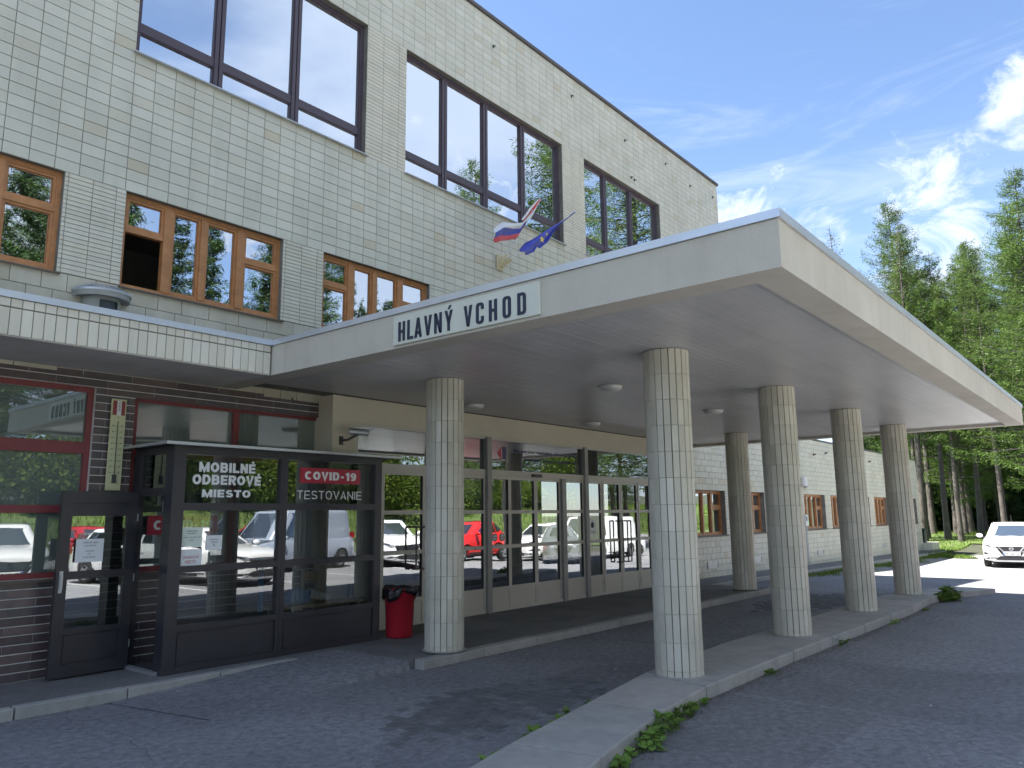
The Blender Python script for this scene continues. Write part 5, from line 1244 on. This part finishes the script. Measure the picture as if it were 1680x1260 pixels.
        me = bpy.data.meshes.new(name); bm.to_mesh(me); bm.free()
        for p in me.polygons: p.use_smooth = True
        return link(name, me, m, parent)
    def mir(pg): return [(-a, b) for a, b in pg][::-1]
    k = H_/1.59
    wz0, wz1 = z0+.07, z1-.035; wf = hw*.80; wt = hw*.63
    decal('windscreen', [[(-wf, wz0), (wf, wz0), (wt, wz1), (-wt, wz1)]], 'x', g_car, bvc, .006, cuts=6)
    if not van: decal('rear_window', [[(-wf*.9, wz0+.03), (wf*.9, wz0+.03), (wt*.92, wz1-.01), (-wt*.92, wz1-.01)]], 'x', g_car, bvc, .006, sgn=-1, cuts=6)
    bp = xf0-1.45; cp = bp-.92
    for s in (1, -1):
        tf = (xf1-.10); bf = xf0-.22
        decal('side_window', [[(bp+.04, wz0), (bf, wz0), (tf, wz1-.01), (bp+.04, wz1-.01)]], 'y', g_car, bvc, .006, sgn=s, cuts=4)
        if not van:
            decal('side_window', [[(cp, wz0), (bp-.04, wz0), (bp-.04, wz1-.01), (cp+.02, wz1-.01)]], 'y', g_car, bvc, .006, sgn=s)
            decal('side_window', [[(cp-.42, wz0+.12), (cp-.05, wz0), (cp-.03, wz1-.01), (cp-.25, wz1-.05)]], 'y', g_car, bvc, .006, sgn=s)
        # sills, door gaps, handles
        decal('sill_trim', [[(c2+ar+.02, base+.01), (c1-ar-.02, base+.01), (c1-ar-.02, base+.14), (c2+ar+.02, base+.14)]], 'y', m_trim, bvb, .008, sgn=s)
        for gx in (bp, cp): decal('door_gap', [[(gx-.004, .40), (gx+.004, .40), (gx+.004, zh-.03), (gx-.004, zh-.03)]], 'y', m_trim, bvb, .002, sgn=s, cuts=3)
        for gx in (bp+.12, cp+.12): MB().box(gx, gx+.17, s*(hw*.985)-.02, s*(hw*.985)+.02, .83*zs/.98, .855*zs/.98).build('door_handle', m_paint_car, root, bevel=.008)
        # mirror
        b = MB(); mx = xf0-.30; my = s*(hw+.10)
        bmm = bmesh.new(); bmesh.ops.create_icosphere(bmm, subdivisions=3, radius=1)
        for v in bmm.verts: v.co = Vector((mx+v.co.x*.07, my+v.co.y*.11, zh+.115+v.co.z*.075))
        mme = bpy.data.meshes.new('mirror'); bmm.to_mesh(mme); bmm.free()
        for p in mme.polygons: p.use_smooth = True
        mo = link('mirror', mme, m_paint_car, root); b.box(mx-.075, mx-.066, my-.085, my+.085, zh+.06, zh+.165); b.build('mirror_glass', m_chrome, mo)
        MB().tube((mx, s*(hw-.07), zh+.04), (mx, my, zh+.07), .025).build('mirror_arm', m_trim, mo)
        # lamps
        hl = [(.50*hw/.915, .735*k), (.62*hw/.915, .70*k), (.845*hw/.915, .80*k), (.85*hw/.915, .87*k), (.66*hw/.915, .83*k), (.50*hw/.915, .775*k)]
        pg = [(s*a, z_) for a, z_ in hl]; pg = pg if s > 0 else pg[::-1]
        decal('headlight', [pg], 'x', m_lens, bvb, .010); pg2 = [(s*a, z_) for a, z_ in ((.62*hw/.915, .725*k), (.80*hw/.915, .80*k), (.79*hw/.915, .835*k), (.66*hw/.915, .80*k))]
        decal('headlight_inner', [pg2 if s > 0 else pg2[::-1]], 'x', m_fogd, bvb, .013)
        tl = [(s*.60*hw/.915, .84*k), (s*.84*hw/.915, .82*k), (s*.84*hw/.915, .98*k), (s*.66*hw/.915, .96*k)]; decal('tail_light', [tl if s < 0 else tl[::-1]], 'x', m_tail, bvb, .010, sgn=-1)
        fg = [(s*.66*hw/.915, .50*k), (s*.86*hw/.915, .47*k), (s*.86*hw/.915, .55*k), (s*.80*hw/.915, .56*k)]; decal('fog_lamp', [fg if s > 0 else fg[::-1]], 'x', m_fogd, bvb, .008)
        # wheels
        for c in (c1, c2):
            wy = s*(hw-.115); wl = empty_mesh = None
            t_ = MB(); pr = [(wr_-.11, -.10), (wr_-.03, -.112), (wr_, -.085), (wr_, .085), (wr_-.03, .112), (wr_-.11, .10)]
            m_ = MB(); m_.lathe(pr, 0, 0, 28); me = m_.mesh('wheel', True); wl = link('wheel', me, m_tyre, root); wl.location = (c, wy, wr_); wl.rotation_euler = (PI/2*(-s), 0, 0)
            rm = MB(); rm.lathe([(wr_-.10, .095), (wr_-.12, .085), (wr_-.13, .02), (.001, .02)], n=24); 
            for q in range(5):
                a = 2*PI*q/5; ca, sa = math.cos(a), math.sin(a); w_ = .035; r0, r1 = .03, wr_-.105; k0 = len(rm.v)
                for rr_, zz0 in ((r0, .085), (r1, .090)):
                    for e in (-1, 1):
                        for dz in (0, -.03): rm.v.append((rr_*ca-e*w_*sa, rr_*sa+e*w_*ca, zz0+dz))
                rm.f += [(k0, k0+4, k0+6, k0+2), (k0, k0+1, k0+5, k0+4), (k0+2, k0+6, k0+7, k0+3)]
            rm.lathe([(.001, .095), (.05, .093), (.055, .07)], n=12); rme = rm.build('rim', m_rim, wl)
    # front: grille, chrome V, intake, plate
    G = [(-.33, .77*k), (-.235, .60*k), (.235, .60*k), (.33, .77*k)]
    decal('grille_surround', [[(-.50, .765*k), (-.30, .52*k), (-.27, .44*k), (.27, .44*k), (.30, .52*k), (.50, .765*k)]], 'x', m_trim, bvb, .008, cuts=5)
    if suv:
        decal('chrome_strip', [[(-.43, .775*k), (-.255, .565*k), (-.235, .60*k), (-.375, .775*k)], [(.375, .775*k), (.235, .60*k), (.255, .565*k), (.43, .775*k)], [(-.255, .565*k), (.255, .565*k), (.235, .60*k), (-.235, .60*k)]], 'x', m_chrome, bvb, .014)
        e = MB(); k0 = 0
        fz = .685*k; h = bvb.ray_cast(Vector((6, 0, fz)), Vector((-1, 0, 0))); ex = h[0].x+.02
        for r0, r1, nm in ((.050, .066, 'emblem'),):
            for i in range(28):
                a = 2*PI*i/28
                for r in (r0, r1):
                    for xx in (ex, ex-.012): e.v.append((xx, r*math.cos(a), fz+r*math.sin(a)))
            for i in range(28):
                j = (i+1) % 28; e.f += [(4*i, 4*i+2, 4*j+2, 4*j), (4*i+2, 4*i+3, 4*j+3, 4*j+2), (4*i, 4*j, 4*j+1, 4*i+1)]
        e.box(ex-.012, ex+.004, -.075, .075, fz-.013, fz+.013); e.build('emblem', m_chrome, root)
    decal('lower_bumper', [[(-hw*.93, base+.055), (hw*.93, base+.055), (hw*.86, base+.15), (.42, base+.15), (.36, base+.20), (-.36, base+.20), (-.42, base+.15), (-hw*.86, base+.15)]], 'x', m_trim, bvb, .007, cuts=5)
    decal('lower_bumper', [[(-hw*.9, base+.055), (hw*.9, base+.055), (hw*.84, base+.2), (-hw*.84, base+.2)]], 'x', m_trim, bvb, .007, sgn=-1)
    h = bvb.ray_cast(Vector((6, 0, .49*k)), Vector((-1, 0, 0))); px_ = h[0].x+.012
    pl_ = MB(); pl_.box(px_, px_+.012, -.26, .26, .455*k, .565*k); po = pl_.build('number_plate', m_plate, root, bevel=.003)
    MB().box(px_+.0122, px_+.0135, -.255, -.215, .46*k, .56*k).build('plate_band', mat('plate_blue', (.02, .05, .3), .5), po)
    tme = text_mesh(plate_text, .02, 0); co = np.zeros(len(tme.vertices)*3); tme.vertices.foreach_get('co', co); co = co.reshape(-1, 3); mn, mx_ = co.min(0), co.max(0)
    out = np.zeros_like(co); out[:, 1] = -.195+(co[:, 0]-mn[0])/(mx_[0]-mn[0])*.43; out[:, 2] = .475*k+(co[:, 1]-mn[1])/(mx_[1]-mn[1])*.065; out[:, 0] = px_+.0135
    tme.vertices.foreach_set('co', out.ravel()); tme.update(); link('plate_lettering', tme, m_ink, po)
    # wipers, antenna, underbody
    b = MB(); b.tube((xf0-.02, -.1, z0+.055), (xf0-.18, -.62, z0+.085), .008); b.tube((xf0-.02, .35, z0+.055), (xf0-.20, -.18, z0+.10), .008); b.build('wiper', m_trim, root)
    b = MB(); b.box(c2-.4, c1+.4, -hw*.72, hw*.72, base-.06, base+.03); b.box(c1-.25, c1+.45, -hw*.7, hw*.7, base-.02, .5); b.box(c2-.4, c2+.3, -hw*.7, hw*.7, base-.02, .5); b.build('underbody', m_trim, root)
    b = MB(); b.tube((xr1+.3, 0, z1+.06), (xr1+.12, 0, z1+.32), .006, .003); b.build('antenna', m_trim, root)
    if suv:
        for s in (1, -1): b = MB(); b.path([(xf1-.15, s*w1*.93, z1+.03), (xf1-.25, s*w1*.93, z1+.065), (xr1+.25, s*w1*.93, z1+.065), (xr1+.15, s*w1*.93, z1+.03)], .012); b.build('roof_rail', m_chrome, root)
    for ch_ in root.children_recursive: ch_.color = (*col, 1)
    return root
def copy_tree(o, parent=None, col=None):
    c = o.copy(); COL.objects.link(c); c.parent = parent
    if col: c.color = (*col, 1)
    for ch_ in o.children: copy_tree(ch_, c, col)
    return c
def place(o, x, y, rz): o.location = (x, y, gz(x, y)+.002); o.rotation_euler = (0, math.atan2(gz(x-1, y)-gz(x+1, y), 2)*math.cos(rz)*0, rz)
suvA = make_car('white crossover facing the camera on the sunlit road at the right edge'); 
place(suvA, 33.0+2.0, 4.2, PI+.09); suvA.location.z = gz(33, 4.2)
hatch = make_car('white hatchback facing the booth, mirrored in its glass', 4.05, 1.74, 1.47, False, col=(.8, .8, .8), plate_text='PP 412BK')
van = make_car('blue grey van standing behind the camera, mirrored in the booth glass', 4.9, 1.9, 1.95, False, col=(.30, .34, .42), van=True, plate_text='PP 533AL')
place(hatch, 11.1, -3.3, PI/2-.15); place(van, 15.2, -5.9, PI*.93)
for (src, x, y, rz, col, lb) in (
    (hatch, 16.3, -9.3, PI*.9, (.55, .02, .02), 'red hatchback mirrored behind the white one in the booth glass'),
    (suvA, 7.0, -4.3, PI/2+.2, (.75, .75, .76), 'white crossover mirrored in the open booth door'),
    (hatch, 3.6, -4.2, PI/2, (.06, .07, .09), 'dark grey hatchback mirrored in the left shop window'),
    (suvA, 23.4, -4.2, PI*.98, (.60, .02, .02), 'bright red crossover mirrored in the sliding doors'),
    (hatch, 20.2, -6.8, PI*.75, (.8, .8, .8), 'white hatchback mirrored left of the red crossover'),
    (suvA, 19.0, -3.9, PI*.62, (.8, .8, .8), 'white crossover mirrored beside the rear left column'),
    (hatch, 25.6, -.9, PI*.80, (.12, .13, .15), 'dark grey hatchback mirrored right of the sliding doors'),
    (suvA, 27.6, -3.3, PI*.98, (.8, .8, .8), 'white crossover mirrored in the right double doors'),
    (van, 31.5, -3.2, PI*.98, (.8, .8, .8), 'white van mirrored at the right end of the entrance glass'),
    (suvA, 27.5, -8.6, PI*.98, (.8, .8, .8), 'white crossover parked in the second row behind the red one'),
    (hatch, 13.0, -9.8, PI/2, (.35, .02, .03), 'dark red hatchback in the far row behind the van')):
    c = copy_tree(src, None, col); c['label'] = lb; place(c, x, y, rz)
# ================================================================== trees
m_larch = leafmat('larch_needles', (.045, .088, .020), (.105, .165, .036), .38)
m_spruce = leafmat('spruce_needles', (.022, .048, .017), (.05, .09, .025), .22)
m_bush = leafmat('bush_leaves', (.06, .11, .018), (.15, .20, .032), .4)
def np_mesh(name, V, tri, m):
    me = bpy.data.meshes.new(name); nv, nf = len(V), len(tri)
    me.vertices.add(nv); me.vertices.foreach_set('co', V.astype(np.float32).ravel()); me.loops.add(nf*3); me.loops.foreach_set('vertex_index', tri.astype(np.int32).ravel())
    me.polygons.add(nf); me.polygons.foreach_set('loop_start', np.arange(0, nf*3, 3, dtype=np.int32)); me.update(calc_edges=True); me.materials.append(m); return me
def tufts(cen, dirs, ln, wd, rg):
    """one thin kite (2 triangles) per centre along dir"""
    n = len(cen); d = dirs/np.linalg.norm(dirs, axis=1)[:, None]; r = rg.normal(size=(n, 3)); s = np.cross(d, r); s /= np.linalg.norm(s, axis=1)[:, None]+1e-9
    ln = ln[:, None]; wd = wd[:, None]; a = cen; b = cen+d*ln*.5+s*wd; c = cen+d*ln; e = cen+d*ln*.5-s*wd
    V = np.stack([a, b, c, e], 1).reshape(-1, 3); i = np.arange(n)*4; T = np.stack([np.stack([i, i+1, i+2], 1), np.stack([i, i+2, i+3], 1)], 1).reshape(-1, 3); return V, T
def conifer(seed, H, cb, R, kind, nt_):
    rg = np.random.default_rng(seed); larch = kind == 'larch'; tr = MB(); lean = rg.normal(0, .012, 2)
    def ax(z): return np.array([lean[0]*z+.06*math.sin(z*.35+seed), lean[1]*z+.05*math.cos(z*.3+seed), z])
    r0 = H*.0088+.03; zz_ = np.linspace(-.3, H, 12)
    for a, b in zip(zz_, zz_[1:]): tr.tube(ax(a), ax(b), max(r0*(1-a/H)**.8 if a > 0 else r0*1.25, .012), max(r0*(1-max(b, 0)/H)**.8, .01), 8, False)
    C = []; D = []; Ls = []; lim = MB(); z = cb; k = 0
    while z < H-.25:
        t = (z-cb)/(H-cb); rr = R*((1-t)**(.72 if larch else .85))*min(1, .45+t*4)+.12
        nb = int(rg.integers(3, 6)) if larch else int(rg.integers(5, 8))
        for i in range(nb):
            L = rr*rg.uniform(.45, 1.18); a = rg.uniform(0, 2*PI); ca, sa = math.cos(a), math.sin(a); st = 9; drop = (rg.uniform(-.05, .30) if larch else rg.uniform(.15, .5))*(1-t*.9); up0 = rg.uniform(.05, .35)*(t+.2)
            pts = []
            for q in range(st+1):
                u = q/st; dz = L*(up0*u-drop*u*u*1.2+(.22*u**4)); wob = .05*L*math.sin(u*5+k); pts.append(ax(z)+np.array([ca*L*u-sa*wob, sa*L*u+ca*wob, dz]))
            for q in range(st): lim.tube(pts[q], pts[q+1], max(.035*(1-q/st)*(L/3+.3), .008), max(.035*(1-(q+1)/st)*(L/3+.3), .006), 3, False)
            ntf = max(2, int(nt_*L*(1.0 if larch else 1.25))); us = rg.uniform(.12, 1, ntf)**.8; P0 = np.array([pts[min(int(u*st), st-1)]*(1-(u*st-min(int(u*st), st-1)))+pts[min(int(u*st), st-1)+1]*(u*st-min(int(u*st), st-1)) for u in us])
            sp = (.34 if larch else .26)*L*(1-us*.75)*rg.uniform(-1, 1, ntf); side = np.stack([-sa*sp, ca*sp, -np.abs(sp)*rg.uniform(.1, .7, ntf)-rg.uniform(0, .18 if larch else .12, ntf)], 1)
            P0 = P0+side+rg.normal(0, .045, (ntf, 3)); dd = np.stack([ca*.5-sa*np.sign(sp)*.9, sa*.5+ca*np.sign(sp)*.9, np.full(ntf, -.35)], 1)+rg.normal(0, .45, (ntf, 3)); C.append(P0); D.append(dd)
        z += rg.uniform(.22, .42)*(1 if larch else .85)*(1.1-t*.5); k += 1
    C = np.concatenate(C); D = np.concatenate(D); n = len(C)
    V, T = tufts(C, D, rg.uniform(.10, .24, n), rg.uniform(.010, .024, n) if larch else rg.uniform(.014, .03, n), rg)
    return tr.mesh('trunk', True), lim.mesh('branches'), np_mesh('crown', V, T, m_larch if larch else m_spruce)
NAMES = {'larch': ('larch_tree', 'tree'), 'spruce': ('spruce_tree', 'tree')}
PROT = [('larch', conifer(1, 21, 7.5, 3.3, 'larch', 78)), ('larch', conifer(2, 24, 3.0, 5.4, 'larch', 78)), ('larch', conifer(3, 19, 8.5, 2.6, 'larch', 75)), ('spruce', conifer(4, 17, 1.2, 2.9, 'spruce', 60)), ('larch', conifer(6, 20, 6., 2.2, 'larch', 16))]
for _k, (a_, b_, c_) in PROT:
    a_.materials.append(m_bark); b_.materials.append(m_bark)
rt = random.Random(21)
def tree(pi, x, y, s, label, group, rz=None, z=None):
    kind, (tm, lm, cm) = PROT[pi]; t = empty(NAMES[kind][0], (x, y, (gz(x, y) if z is None else z)), label, 'tree', group, rt.uniform(0, 6.28) if rz is None else rz); t.scale = (s, s, s*rt.uniform(.95, 1.05))
    link('trunk', tm, None, t); link('branches', lm, None, t); link('crown', cm, None, t); return t
GR = 'conifers at the forest edge beyond the wing'
FT = [(1, 47.5, 3.7, .84, 'tallest larch with long spreading boughs at the right edge of the picture'), (2, 52.7, 10.65, .92, 'slender trunk rising just right of the wing corner'), (0, 55.9, 10.9, .98, 'pale grey larch trunk second from the wing corner'),
      (0, 56.2, 9.7, .90, 'dark larch trunk leaning by the grass edge'), (2, 60, 9.4, .98, 'larch trunk behind the lawn left of the white car'), (0, 62.4, 9.0, .95, 'light brown larch trunk just above the white car mirror'), (1, 58, 7.4, .86, 'broad larch above the left half of the white car'),
      (4, 50.5, 10.4, 1.02, 'thin sparse larch with a bare top standing against the sky'), (0, 51.5, 9.3, .83, 'dense bright green larch with a rounded top'), (2, 53.5, 8.0, .86, 'pointed larch between the rounded one and the tall one')]
for pi, x, y, s, lb in FT: tree(pi, x, y, s, lb, None)
for q_, (pi, x, y, s) in enumerate(((0, 50, 6.3, .74), (2, 53, 5.4, .80), (0, 51, 8.6, .72), (2, 56, 11.9, .84), (0, 58, 5.0, .92), (1, 55, 9.0, .66), (2, 50.5, 11.2, .80), (1, 60, 12.5, .74))):
    tree(pi, x, y, s, ['low bright larch filling the gap left of the tallest larch', 'slender larch behind the tallest one', 'short dense larch below the rounded top', 'slim larch beside the canopy tip', 'larch behind the white car at the frame edge', 'bushy larch in the middle of the wood edge', 'slim larch left of the rounded one', 'wide larch just above the wing roof'][q_], None)
for i in range(26):
    x = rt.uniform(60, 92); y = x*rt.uniform(.055, .27); pi = rt.choice([0, 2, 1, 3, 3]); tree(pi, x, y, rt.uniform(.8, 1.1), 'conifer deep in the wood beyond the wing and the white car', GR)
for i in range(14):
    x = rt.uniform(64, 92); y = x*rt.uniform(.06, .26); tree(3, x, y, rt.uniform(.45, .75), 'young dark spruce filling the shade between the larch trunks', 'young spruces between the larches')
for q_, (pi, x, y, s) in enumerate(((1, 33.5, -5.6, 1.2), (0, 38, -8.5, 1.3), (1, 29.5, -8.5, .92))): tree(pi, x, y, s, ('nearest larch by the car park, mirrored behind the flags', 'slim larch by the car park, mirrored in the middle upper window', 'wide larch at the car park corner, mirrored above the small windows')[q_], None)
tree(4, 50, 13.7, .97, 'bare tipped larch just showing above the canopy edge', None)
for q_, (x, y, s) in enumerate(((13, -26, 1.15), (19, -27, 1.15), (22.5, -26, 1.25), (26, -27, 1.2), (29.5, -26, 1.3), (33, -27, 1.2), (36.5, -26, 1.15))): tree(3, x, y, s, 'tall spruce on the bank, mirrored in the small wooden windows', 'tall spruces behind the car park')
tree(1, 41.5, -5.6, 1.2, 'big larch right of the car park, mirrored in the right upper window', None); tree(0, 46, -4., 1.0, 'larch right of the car park, mirrored behind the big one', None); tree(1, 50, -13, .95, 'larch right of the car park farther back, mirrored in the upper windows', None)
for i, x in enumerate([-24, -17, -11, -6, -1, 3.5, 8, 12, 15.5, 20, 24, 28, 33, 37, 42, 47, 53, 59, 66]):
    pi = 3 if i % 4 else 1; y = rt.uniform(-34, -26); tree(pi, x+rt.uniform(-1.5, 1.5), y, rt.uniform(.78, 1.18), 'conifer on the bank behind the car park, seen mirrored in the windows', 'conifers on the bank behind the car park')
# undergrowth and bushes
def bush(seed, r, h, n, m, name):
    rg = np.random.default_rng(seed); K = 9; cs = np.stack([rg.uniform(-r, r, K), rg.uniform(-r*.6, r*.6, K), rg.uniform(.25*h, .75*h, K)], 1); rs = rg.uniform(.3, .55, K)*h
    idx = rg.integers(0, K, n); d = rg.normal(size=(n, 3)); d /= np.linalg.norm(d, axis=1)[:, None]; P_ = cs[idx]+d*(rs[idx]*rg.uniform(.55, 1.05, n))[:, None]; keep = P_[:, 2] > 0
    V, T = tufts(P_[keep], d[keep]+rg.normal(0, .8, (keep.sum(), 3)), rg.uniform(.12, .26, keep.sum()), rg.uniform(.04, .09, keep.sum()), rg); return np_mesh(name, V, T, m)
BM = [bush(1, 2.2, 3.4, 9000, m_bush, 'foliage'), bush(2, 1.8, 2.6, 7000, m_bush, 'foliage'), bush(5, 2.2, 3.6, 8000, m_spruce, 'foliage')]
stm = MB()
for i in range(7): stm.tube((rt.uniform(-.3, .3), rt.uniform(-.2, .2), -.1), (rt.uniform(-1.3, 1.3), rt.uniform(-.6, .6), 1.9), .04, .015, 5)
stm = stm.mesh('stems'); stm.materials.append(m_bark)
def bushy(k, x, y, s, lb, gr):
    t = empty('shrub', (x, y, gz(x, y)), lb, 'shrub', gr, rt.uniform(0, 6.28)); t.scale = (s, s, s*rt.uniform(.8, 1.2)); link('foliage', BM[k], None, t); link('stems', stm, None, t)
for i in range(34): bushy(i % 2, -26+i*2.9+rt.uniform(-1, 1), rt.uniform(-30, -24), rt.uniform(.8, 1.5), 'bright green shrub on the bank behind the car park, mirrored in the glass', 'shrubs on the bank')
for i in range(30):
    x = rt.uniform(62, 90); bushy(2 if i % 3 else 0, x, x*rt.uniform(.05, .25), rt.uniform(.9, 1.8), 'dark undergrowth shrub between the trunks beyond the lawn', 'undergrowth shrubs in the wood')
